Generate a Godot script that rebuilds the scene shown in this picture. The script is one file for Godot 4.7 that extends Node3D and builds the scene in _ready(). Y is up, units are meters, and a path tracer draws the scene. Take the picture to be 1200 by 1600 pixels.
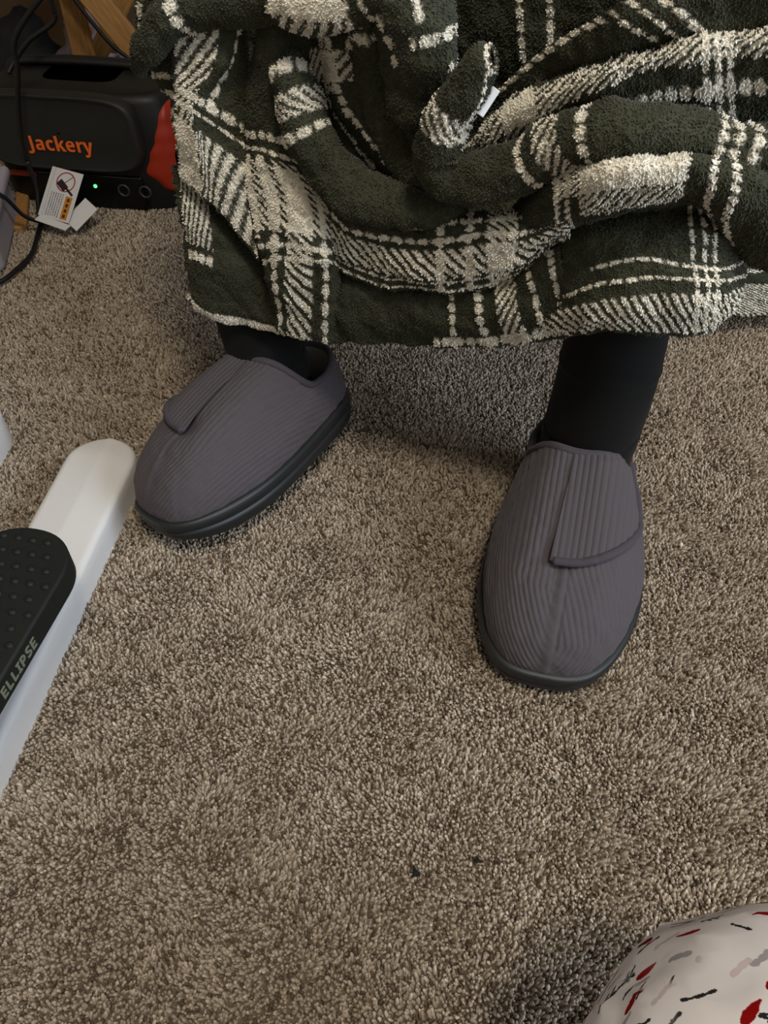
extends Node3D
# A person in corduroy slippers, legs under a plaid fleece blanket, seen by somebody sitting opposite on the carpet.

var used := {}
var instances := 0
var rng := RandomNumberGenerator.new()
var wob := FastNoiseLite.new()
var fine := FastNoiseLite.new()

func V(x: float, y: float, z: float) -> Vector3:      # centimetres
	return Vector3(x, y, z) * 0.01

func numbered(called: String) -> String:
	if not used.has(called):
		used[called] = 0
		return called
	used[called] += 1
	return "%s_%03d" % [called, used[called]]

func tag(o: Node, label: String, category: String, group := "", kind := "") -> Node:
	if label: o.set_meta("label", label)
	if category: o.set_meta("category", category)
	if group: o.set_meta("group", group)
	if kind: o.set_meta("kind", kind)
	return o

func thing(called: String, label: String, category: String, at := Vector3.ZERO, turn := 0.0, group := "") -> Node3D:
	var o := Node3D.new()
	o.name = numbered(called)
	add_child(o)
	o.position = at
	o.rotation.y = turn
	tag(o, label, category, group)
	return o

func obj(called: String, mesh: Mesh, m: Material, parent: Node = self) -> MeshInstance3D:
	var o := MeshInstance3D.new()
	o.mesh = mesh
	o.material_override = m
	o.name = numbered(called) if parent == self else called
	parent.add_child(o, true)
	return o

func mat(c: Color, rough := 0.8, spec := 0.5) -> StandardMaterial3D:
	var m := StandardMaterial3D.new()
	m.albedo_color = c
	m.roughness = rough
	m.metallic_specular = spec
	return m

# ---------------------------------------------------------------- mesh helpers
# rows[j][i] -> smooth surface. u runs along i, v along j; the front is the side of du x dv (flip turns it round).
func grid_normals(rows: Array, wrap_i: bool, wrap_j: bool, flip: bool) -> Array:
	var nj := rows.size()
	var ni: int = rows[0].size()
	var out := []
	for j in nj:
		var n := PackedVector3Array()
		n.resize(ni)
		var ja: int = (j - 1 + nj) % nj if wrap_j else maxi(j - 1, 0)
		var jb: int = (j + 1) % nj if wrap_j else mini(j + 1, nj - 1)
		if wrap_j and j == 0: ja = nj - 2
		if wrap_j and j == nj - 1: jb = 1
		var r: PackedVector3Array = rows[j]
		var ra: PackedVector3Array = rows[ja]
		var rb: PackedVector3Array = rows[jb]
		for i in ni:
			var ia := maxi(i - 1, 0)
			var ib := mini(i + 1, ni - 1)
			if wrap_i:
				if i == 0: ia = ni - 2
				if i == ni - 1: ib = 1
			var c: Vector3 = (r[ib] - r[ia]).cross(rb[i] - ra[i])
			n[i] = (-c if flip else c).normalized()
		out.append(n)
	return out

func grid_mesh(rows: Array, normals: Array, flip: bool, colors = null, skip = null, uvs = null) -> ArrayMesh:
	var nj := rows.size()
	var ni: int = rows[0].size()
	var p := PackedVector3Array()
	var n := PackedVector3Array()
	var c := PackedColorArray()
	var t := PackedVector2Array()
	for j in nj:
		p.append_array(rows[j])
		n.append_array(normals[j])
		if colors != null: c.append_array(colors[j])
		if uvs != null: t.append_array(uvs[j])
	var ix := PackedInt32Array()
	for j in nj - 1:
		for i in ni - 1:
			if skip != null and skip[j][i]: continue
			var a := j * ni + i
			if flip:
				ix.append_array([a, a + 1, a + ni + 1, a, a + ni + 1, a + ni])
			else:
				ix.append_array([a, a + ni + 1, a + 1, a, a + ni, a + ni + 1])
	var arr := []
	arr.resize(Mesh.ARRAY_MAX)
	arr[Mesh.ARRAY_VERTEX] = p
	arr[Mesh.ARRAY_NORMAL] = n
	if colors != null: arr[Mesh.ARRAY_COLOR] = c
	if uvs != null: arr[Mesh.ARRAY_TEX_UV] = t
	arr[Mesh.ARRAY_INDEX] = ix
	var m := ArrayMesh.new()
	m.add_surface_from_arrays(Mesh.PRIMITIVE_TRIANGLES, arr)
	return m

func smooth_grid(rows: Array, wrap_i := false, wrap_j := false, flip := false) -> ArrayMesh:
	return grid_mesh(rows, grid_normals(rows, wrap_i, wrap_j, flip), flip)

func join(meshes: Array) -> ArrayMesh:
	var st := SurfaceTool.new()
	for m in meshes:
		if m is Array: st.append_from(m[0], 0, m[1])
		else: st.append_from(m, 0, Transform3D())
	return st.commit()

func cr(a: Vector3, b: Vector3, c: Vector3, d: Vector3, t: float) -> Vector3:
	return 0.5 * (2.0 * b + (c - a) * t + (2.0 * a - 5.0 * b + 4.0 * c - d) * t * t + (3.0 * b - a - 3.0 * c + d) * t * t * t)

func spline(pts: Array, f: float) -> Vector3:          # f 0..1 over evenly numbered points
	var n := pts.size()
	var x := clampf(f, 0.0, 1.0) * (n - 1)
	var i := mini(int(x), n - 2)
	var a: Vector3 = pts[i - 1] if i > 0 else 2.0 * pts[0] - pts[1]
	var d: Vector3 = pts[i + 2] if i + 2 < n else 2.0 * pts[n - 1] - pts[n - 2]
	return cr(a, pts[i], pts[i + 1], d, x - i)

func spline1(v: Array, f: float) -> float:
	var n := v.size()
	var x := clampf(f, 0.0, 1.0) * (n - 1)
	var i := mini(int(x), n - 2)
	return lerpf(v[i], v[i + 1], smoothstep(0.0, 1.0, x - i))

# a round tube along a spline, closed at its ends
func tube(pts: Array, r, steps := 40, sides := 10, flat := 1.0, up := Vector3.UP, closed := false) -> ArrayMesh:
	var rows := []
	for k in sides + 1: rows.append(PackedVector3Array())
	var list := []
	var last := steps
	for s in steps + 1:
		var f := float(s) / steps
		if closed:
			var x := f * pts.size()
			var i := int(x) % pts.size()
			var n := pts.size()
			list.append(cr(pts[(i - 1 + n) % n], pts[i], pts[(i + 1) % n], pts[(i + 2) % n], x - int(x)))
		else:
			list.append(spline(pts, f))
	var prev := up
	for s in steps + 1:
		var f := float(s) / steps
		var a: Vector3 = list[s - 1] if s > 0 else (list[last - 1] if closed else list[0])
		var b: Vector3 = list[s + 1] if s < last else (list[1] if closed else list[last])
		var t := (b - a).normalized()
		var n := (up - t * up.dot(t))
		if n.length() < 0.05: n = prev - t * prev.dot(t)
		n = n.normalized()
		prev = n
		var bi := t.cross(n)
		var rad: float = spline1(r, f) if r is Array else r
		if not closed and (s == 0 or s == last): rad *= 0.02
		for k in sides + 1:
			var q := TAU * k / sides
			rows[k].append(list[s] + (n * cos(q) * flat + bi * sin(q)) * rad)
	return smooth_grid(rows, closed, true, false)

# ring outlines stacked: loops[k] is a closed loop of Vector3, the first point repeated at the end
func loft(loops: Array, flip := false) -> ArrayMesh:
	return smooth_grid(loops, true, false, flip)

# a box with rounded edges
func rbox(size: Vector3, r: float, at := Vector3.ZERO, seg := 3) -> ArrayMesh:
	r = minf(r, minf(size.x, minf(size.y, size.z)) * 0.499)
	var h := size * 0.5 - Vector3(r, r, r)
	var loops := []
	var around := []
	for c in 4:
		for s in seg + 1:
			around.append([c, PI * 0.5 * (c + float(s) / seg)])
	around.append(around[0])
	var levels := []
	for s in seg + 1: levels.append([-1.0, -PI * 0.5 + PI * 0.5 * s / seg])
	for s in seg + 1: levels.append([1.0, PI * 0.5 * s / seg])
	var nrm := []
	for l in levels:
		var ring := PackedVector3Array()
		var nr := PackedVector3Array()
		for a in around:
			var q: float = a[1]
			var sx: float = [1.0, -1.0, -1.0, 1.0][a[0]]
			var sz: float = [1.0, 1.0, -1.0, -1.0][a[0]]
			var d := Vector3(cos(q) * cos(l[1]), sin(l[1]), sin(q) * cos(l[1]))
			ring.append(at + Vector3(sx * h.x, l[0] * h.y, sz * h.z) + d * r)
			nr.append(d)
		loops.append(ring)
		nrm.append(nr)
	# caps
	var first := PackedVector3Array()
	var fn := PackedVector3Array()
	var endr := PackedVector3Array()
	var en := PackedVector3Array()
	for a in around:
		first.append(at + Vector3(0, -size.y * 0.5, 0)); fn.append(Vector3.DOWN)
		endr.append(at + Vector3(0, size.y * 0.5, 0)); en.append(Vector3.UP)
	loops.push_front(first); nrm.push_front(fn)
	loops.append(endr); nrm.append(en)
	return grid_mesh(loops, nrm, true)

# polygon in the xz plane extruded upwards from y0 to y1 with rounded top edge
func slab(outline: Array, y0: float, y1: float, r: float, dome := 0.0) -> ArrayMesh:
	var n := outline.size()
	var mid := Vector2.ZERO
	for p in outline: mid += p / n
	var inward := []
	for i in n:
		var a: Vector2 = outline[(i - 1 + n) % n]
		var b: Vector2 = outline[(i + 1) % n]
		var t := (b - a).normalized()
		var q := Vector2(-t.y, t.x)
		if q.dot(mid - outline[i]) < 0.0: q = -q
		inward.append(q)
	var loops := []
	var prof := [[r * 0.6, y0], [0.0, y0 + r * 0.6]]
	for s in 5:
		var a := PI * 0.5 * s / 4
		prof.append([r * (1.0 - cos(a)), y1 - r + r * sin(a)])
	for pr in prof:
		var l := PackedVector3Array()
		for i in n + 1:
			var q: Vector2 = outline[i % n] + inward[i % n] * pr[0]
			l.append(Vector3(q.x, pr[1], q.y))
		loops.append(l)
	var area := 0.0
	for i in n: area += outline[i].cross(outline[(i + 1) % n])
	var st := SurfaceTool.new()
	st.append_from(loft(loops, area > 0.0), 0, Transform3D())
	# lids
	var poly := PackedVector2Array()
	for i in n: poly.append(outline[i] + inward[i] * r)
	var tri := Geometry2D.triangulate_polygon(poly)
	var arr := []
	arr.resize(Mesh.ARRAY_MAX)
	var pv := PackedVector3Array()
	var nv := PackedVector3Array()
	var ix := PackedInt32Array()
	for q in poly:
		pv.append(Vector3(q.x, y1, q.y)); nv.append(Vector3.UP)
	for k in range(0, tri.size(), 3):
		var a := poly[tri[k]]
		var b := poly[tri[k + 1]]
		var c := poly[tri[k + 2]]
		if (b - a).cross(c - a) > 0.0: ix.append_array([tri[k], tri[k + 1], tri[k + 2]])
		else: ix.append_array([tri[k], tri[k + 2], tri[k + 1]])
	arr[Mesh.ARRAY_VERTEX] = pv
	arr[Mesh.ARRAY_NORMAL] = nv
	arr[Mesh.ARRAY_INDEX] = ix
	var lid := ArrayMesh.new()
	lid.add_surface_from_arrays(Mesh.PRIMITIVE_TRIANGLES, arr)
	st.append_from(lid, 0, Transform3D())
	return st.commit()

func disc(r: float, h: float, sides := 12, at := Vector3.ZERO) -> ArrayMesh:      # a low dome
	var loops := []
	for q in [[1.0, 0.0], [0.92, 0.55], [0.6, 0.92], [0.02, 1.0]]:
		var l := PackedVector3Array()
		for k in sides + 1:
			var a := TAU * k / sides
			l.append(at + Vector3(cos(a) * r * q[0], h * q[1], sin(a) * r * q[0]))
		loops.append(l)
	return loft(loops, true)

# smooth union of tapered capsules [a, ra, b, rb], meshed as surface nets
func body_mesh(caps: Array, cell: float, k: float, lump := 0.0) -> ArrayMesh:
	var lo := Vector3(1e9, 1e9, 1e9)
	var hi := -lo
	for c in caps:
		for e in [0, 2]:
			var r: float = c[e + 1] + cell * 2.5 + k
			lo = lo.min(c[e] - Vector3(r, r, r))
			hi = hi.max(c[e] + Vector3(r, r, r))
	var d := Vector3i(((hi - lo) / cell).ceil()) + Vector3i.ONE
	var f := PackedFloat32Array()
	f.resize(d.x * d.y * d.z)
	for z in d.z:
		for y in d.y:
			for x in d.x:
				var p := lo + Vector3(x, y, z) * cell
				var v := 1.0
				for c in caps:
					var ba: Vector3 = c[2] - c[0]
					var t := clampf((p - c[0]).dot(ba) / ba.length_squared(), 0.0, 1.0)
					var w: float = (p - c[0] - ba * t).length() - lerpf(c[1], c[3], t)
					var hh := clampf(0.5 + 0.5 * (v - w) / k, 0.0, 1.0)
					v = lerpf(v, w, hh) - k * hh * (1.0 - hh)
				if lump > 0.0: v += (wob.get_noise_3dv(p * 900.0) + wob.get_noise_3dv(Vector3(p.x * 260.0, p.y * 260.0, p.z * 90.0)) * 1.2) * lump
				f[(z * d.y + y) * d.x + x] = v
	var id := PackedInt32Array()
	id.resize(f.size())
	id.fill(-1)
	var pv := PackedVector3Array()
	var sy := d.x
	var sz := d.x * d.y
	for z in d.z - 1:
		for y in d.y - 1:
			for x in d.x - 1:
				var o := z * sz + y * sy + x
				var inside := 0
				for q in [o, o + 1, o + sy, o + sy + 1, o + sz, o + sz + 1, o + sz + sy, o + sz + sy + 1]:
					if f[q] < 0.0: inside += 1
				if inside == 0 or inside == 8: continue
				var sum := Vector3.ZERO
				var cnt := 0
				for e in [[0, 0, 0, 1, 0, 0], [0, 1, 0, 1, 1, 0], [0, 0, 1, 1, 0, 1], [0, 1, 1, 1, 1, 1], [0, 0, 0, 0, 1, 0], [1, 0, 0, 1, 1, 0], [0, 0, 1, 0, 1, 1], [1, 0, 1, 1, 1, 1], [0, 0, 0, 0, 0, 1], [1, 0, 0, 1, 0, 1], [0, 1, 0, 0, 1, 1], [1, 1, 0, 1, 1, 1]]:
					var fa := f[o + e[0] + e[1] * sy + e[2] * sz]
					var fb := f[o + e[3] + e[4] * sy + e[5] * sz]
					if (fa < 0.0) != (fb < 0.0):
						var t := fa / (fa - fb)
						sum += Vector3(e[0], e[1], e[2]).lerp(Vector3(e[3], e[4], e[5]), t)
						cnt += 1
				id[o] = pv.size()
				pv.append(lo + (Vector3(x, y, z) + sum / cnt) * cell)
	var ix := PackedInt32Array()
	var steps := [1, sy, sz]
	for z in range(1, d.z - 1):
		for y in range(1, d.y - 1):
			for x in range(1, d.x - 1):
				var o := z * sz + y * sy + x
				for ax in 3:
					var s0: int = steps[ax]
					if (f[o] < 0.0) == (f[o + s0] < 0.0): continue
					var s1: int = steps[(ax + 1) % 3]
					var s2: int = steps[(ax + 2) % 3]
					var a := id[o - s1 - s2]
					var b := id[o - s2]
					var c := id[o]
					var e := id[o - s1]
					if f[o] < 0.0: ix.append_array([a, c, b, a, e, c])
					else: ix.append_array([a, b, c, a, c, e])
	var n := PackedVector3Array()
	n.resize(pv.size())
	for q in range(0, ix.size(), 3):
		var w := (pv[ix[q + 2]] - pv[ix[q]]).cross(pv[ix[q + 1]] - pv[ix[q]])
		for e in 3: n[ix[q + e]] += w
	for q in n.size(): n[q] = n[q].normalized()
	var arr := []
	arr.resize(Mesh.ARRAY_MAX)
	arr[Mesh.ARRAY_VERTEX] = pv
	arr[Mesh.ARRAY_NORMAL] = n
	arr[Mesh.ARRAY_INDEX] = ix
	var m := ArrayMesh.new()
	m.add_surface_from_arrays(Mesh.PRIMITIVE_TRIANGLES, arr)
	return m

# ---------------------------------------------------------------- the fleece blanket
const GREEN := Color(0.050, 0.052, 0.034)
const CREAM := Color(0.78, 0.74, 0.64)
var cloth_meshes := []
var pile_at: Array[Transform3D] = []
var pile_color := PackedColorArray()
var twill := 0.0078
var bead := 0.0092

# 0 outside every stripe, 1 in a broad band, 2 + distance from the middle (0..1) in a thin line
func stripe_at(list: Array, a: float, other: float, length: float) -> float:
	for s in list:
		var d: float = absf(a - s[0]) / (s[1] * 0.5)
		if d < 1.0 and (s.size() < 4 or (other > s[2] and other < s[3])):
			return 2.0 + d if s[1] * length < 0.011 else 1.0
	return 0.0

# the weave: broad cream bands over green make a coarse twill, thin cream lines over green a row of beads
func weave(u: float, v: float, us: Array, vs: Array, lu: float, lv: float, tw: float) -> bool:
	var warp := stripe_at(us, u, v, lu)
	var weft := stripe_at(vs, v, u, lv)
	if warp == 0.0 and weft == 0.0: return false
	if warp > 0.0 and weft > 0.0: return true
	var one := maxf(warp, weft)
	if one >= 2.0:
		var f := fposmod((v * lv if warp > 0.0 else u * lu) / bead, 1.0) * 2.0 - 1.0
		return absf(f) < 0.86 and (one - 2.0) < sqrt(1.0 - pow(absf(f) / 0.86, 3.0)) * 0.95
	var k := fposmod((u * lu * tw + v * lv) / (twill * sqrt((tw * tw + 1.0) * 0.5)), 1.0)
	return k < 0.55 if warp > 0.0 else k > 0.45

func shade_of(cream: bool, p: Vector3) -> Color:
	var k := 1.0 + 0.16 * fine.get_noise_3dv(p * 1500.0)
	return (CREAM if cream else GREEN) * k

func cloth(rows: Array, normals: Array, flip: bool, uu: PackedFloat32Array, vv: PackedFloat32Array, us: Array, vs: Array, lu: float, lv: float, tw: float) -> void:
	var nj := rows.size()
	var ni: int = rows[0].size()
	var colors := []
	for j in nj:
		var c := PackedColorArray()
		c.resize(ni)
		for i in ni:
			c[i] = shade_of(weave(uu[i], vv[j], us, vs, lu, lv, tw), rows[j][i])
		colors.append(c)
	cloth_meshes.append(grid_mesh(rows, normals, flip, colors))
	# pile: short fibres over every cell
	var want := 0.0
	for j in nj - 1:
		var a: PackedVector3Array = rows[j]
		var b: PackedVector3Array = rows[j + 1]
		for i in ni - 1:
			var du := a[i + 1] - a[i]
			var dv := b[i] - a[i]
			want += du.cross(dv).length() / PILE_CELL
			var nrm: Vector3 = normals[j][i]
			while want > rng.randf():
				want -= 1.0
				var s := rng.randf()
				var t := rng.randf()
				var p := a[i] + du * s + dv * t
				var jit := fine.get_noise_3dv(p * 2600.0) * 0.0008
				var cream := weave(lerpf(uu[i], uu[i + 1], s) + jit / lu, lerpf(vv[j], vv[j + 1], t) + jit / lv, us, vs, lu, lv, tw)
				var lean := nrm + dv.normalized() * 0.3 + Vector3(rng.randf() - 0.5, rng.randf() - 0.5, rng.randf() - 0.5) * 0.7
				lean += Vector3(wob.get_noise_3dv(p * 2400.0), wob.get_noise_3dv(p * 2400.0 + Vector3(50, 0, 0)), 0.0) * 0.5
				if lean.dot(nrm) < 0.3: lean += nrm * 0.5
				lean = lean.normalized()
				var side := lean.cross(Vector3(0.31, 0.2, 0.93)).normalized()
				var size := rng.randf_range(0.75, 1.25) * (1.0 if cream else 0.88)
				pile_at.append(Transform3D(Basis(side, lean, side.cross(lean)) * size, p - nrm * 0.0006))
				pile_color.append((CREAM if cream else GREEN) * rng.randf_range(0.78, 1.22))

const PILE_CELL := 1.6e-6

func lengths(rows: Array) -> Vector2:
	var m: PackedVector3Array = rows[rows.size() / 2]
	var lu := 0.0
	for i in m.size() - 1: lu += m[i].distance_to(m[i + 1])
	var lv := 0.0
	var q: int = m.size() / 2
	for j in rows.size() - 1: lv += rows[j][q].distance_to(rows[j + 1][q])
	return Vector2(lu, lv)

# a stretch of the blanket through rows of points; the edges named in edges (b, l, r) are turned under
func fold_sheet(ctrl: Array, edges: String, us: Array, vs: Array, tw: float) -> void:
	var crow := []
	for r in ctrl: crow.append(PackedVector3Array(r))
	var l := lengths(crow)
	var ni := clampi(int(l.x / 0.0016), 12, 260)
	var nj := clampi(int(l.y / 0.0016), 12, 260)
	var cols := []
	for r in ctrl:
		var c := PackedVector3Array()
		for i in ni + 1: c.append(spline(r, float(i) / ni))
		cols.append(c)
	var rows := []
	for j in nj + 1:
		var row := PackedVector3Array()
		var line := []
		for i in ni + 1:
			line.clear()
			for c in cols: line.append(c[i])
			row.append(spline(line, float(j) / nj))
		rows.append(row)
	var uu := PackedFloat32Array()
	var vv := PackedFloat32Array()
	for i in ni + 1: uu.append(float(i) / ni)
	for j in nj + 1: vv.append(float(j) / nj)
	var eye := Vector3(0.05, 0.5, 1.0)
	var n := grid_normals(rows, false, false, false)
	var flip: bool = n[nj / 2][ni / 2].dot(eye) < 0.0
	if flip: n = grid_normals(rows, false, false, true)
	for j in nj + 1:
		for i in ni + 1:
			var p: Vector3 = rows[j][i]
			rows[j][i] = p + n[j][i] * (wob.get_noise_3dv(p * 260.0) * 0.004 + wob.get_noise_3dv(p * 700.0) * 0.0014)
	var turn := 7
	var rad := 0.0065
	if "b" in edges:
		var base := rows.size() - 1
		var add := []
		for s in range(1, turn + 1):
			var a := PI * s / turn
			var row := PackedVector3Array()
			for i in ni + 1:
				var d: Vector3 = (rows[base][i] - rows[base - 2][i]).normalized()
				row.append(rows[base][i] + d * sin(a) * rad - n[base][i] * (1.0 - cos(a)) * rad)
			add.append(row)
			vv.append(1.0 + a * rad / l.y)
		rows.append_array(add)
	for e in ["l", "r"]:
		if not e in edges: continue
		n = grid_normals(rows, false, false, flip)
		for j in rows.size():
			var row: PackedVector3Array = rows[j]
			var w := row.size()
			var at: Vector3 = row[0] if e == "l" else row[w - 1]
			var d: Vector3 = (row[0] - row[2]).normalized() if e == "l" else (row[w - 1] - row[w - 3]).normalized()
			var nn: Vector3 = n[j][0] if e == "l" else n[j][w - 1]
			var add := PackedVector3Array()
			for s in range(1, turn + 1):
				var a := PI * s / turn
				add.append(at + d * sin(a) * rad - nn * (1.0 - cos(a)) * rad)
			if e == "r":
				row.append_array(add)
				rows[j] = row
			else:
				add.reverse()
				add.append_array(row)
				rows[j] = add
		for s in range(1, turn + 1):
			if e == "r": uu.append(1.0 + PI * s / turn * rad / l.x)
			else: uu.insert(0, -PI * s / turn * rad / l.x)
	n = grid_normals(rows, false, false, flip)
	cloth(rows, n, flip, uu, vv, us, vs, l.x, l.y, tw)

# a rolled fold of the blanket along a path
func fold_roll(path: Array, radii: Array, us: Array, vs: Array, tw: float) -> void:
	var length := 0.0
	for i in path.size() - 1: length += path[i].distance_to(path[i + 1])
	var ni := int(length / 0.0021)
	var mean := 0.0
	for r in radii: mean += r * 0.01 / radii.size()
	var nj := int(TAU * mean / 0.0021)
	var rows := []
	for j in nj + 1: rows.append(PackedVector3Array())
	var toward := Vector3(0.05, 0.6, 0.8).normalized()
	for i in ni + 1:
		var f := float(i) / ni
		var p := spline(path, f)
		var t := (spline(path, minf(f + 0.02, 1.0)) - spline(path, maxf(f - 0.02, 0.0))).normalized()
		var n := (toward - t * toward.dot(t)).normalized()
		var b := t.cross(n)
		var r := spline1(radii, f) * 0.01
		for j in nj + 1:
			var a := TAU * j / nj - PI
			var rr := r * (1.0 + 0.09 * sin(a * 2.0 + f * 7.0))
			rows[j].append(p + (n * cos(a) + b * sin(a)) * rr)
	var uu := PackedFloat32Array()
	var vv := PackedFloat32Array()
	for i in ni + 1: uu.append(float(i) / ni)
	for j in nj + 1: vv.append(float(j) / nj)
	var mid: Vector3 = spline(path, 0.5)
	var nrm := grid_normals(rows, false, true, false)
	var flip: bool = nrm[nj / 2][ni / 2].dot(rows[nj / 2][ni / 2] - mid) < 0.0
	if flip: nrm = grid_normals(rows, false, true, true)
	for j in nj + 1:
		for i in ni + 1:
			var p: Vector3 = rows[j][i]
			rows[j][i] = p + nrm[j][i] * (wob.get_noise_3dv(p * 260.0) * 0.005 + wob.get_noise_3dv(p * 800.0) * 0.0016)
	nrm = grid_normals(rows, false, true, flip)
	cloth(rows, nrm, flip, uu, vv, us, vs, length, TAU * mean, tw)

func fibre(r: float, h: float, bend: float, sides := 3) -> ArrayMesh:
	var loops := []
	for q in [[1.0, 0.0], [0.95, 0.55], [0.7, 0.88], [0.08, 1.0]]:
		var l := PackedVector3Array()
		for k in sides + 1:
			var a := TAU * k / sides
			l.append(Vector3(cos(a) * r * q[0] + bend * q[1] * q[1], h * q[1], sin(a) * r * q[0]))
		loops.append(l)
	return loft(loops, true)

func scatter(called: String, mesh: Mesh, m: Material, where: Array, tint: PackedColorArray, parent: Node) -> MultiMeshInstance3D:
	var mm := MultiMesh.new()
	mm.transform_format = MultiMesh.TRANSFORM_3D
	mm.use_colors = true
	mm.mesh = mesh
	mm.instance_count = where.size()
	instances += where.size()
	for i in where.size():
		mm.set_instance_transform(i, where[i])
		mm.set_instance_color(i, tint[i])
	var o := MultiMeshInstance3D.new()
	o.multimesh = mm
	o.material_override = m
	o.name = called
	o.set_meta("kind", "stuff")
	parent.add_child(o, true)
	return o

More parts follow.
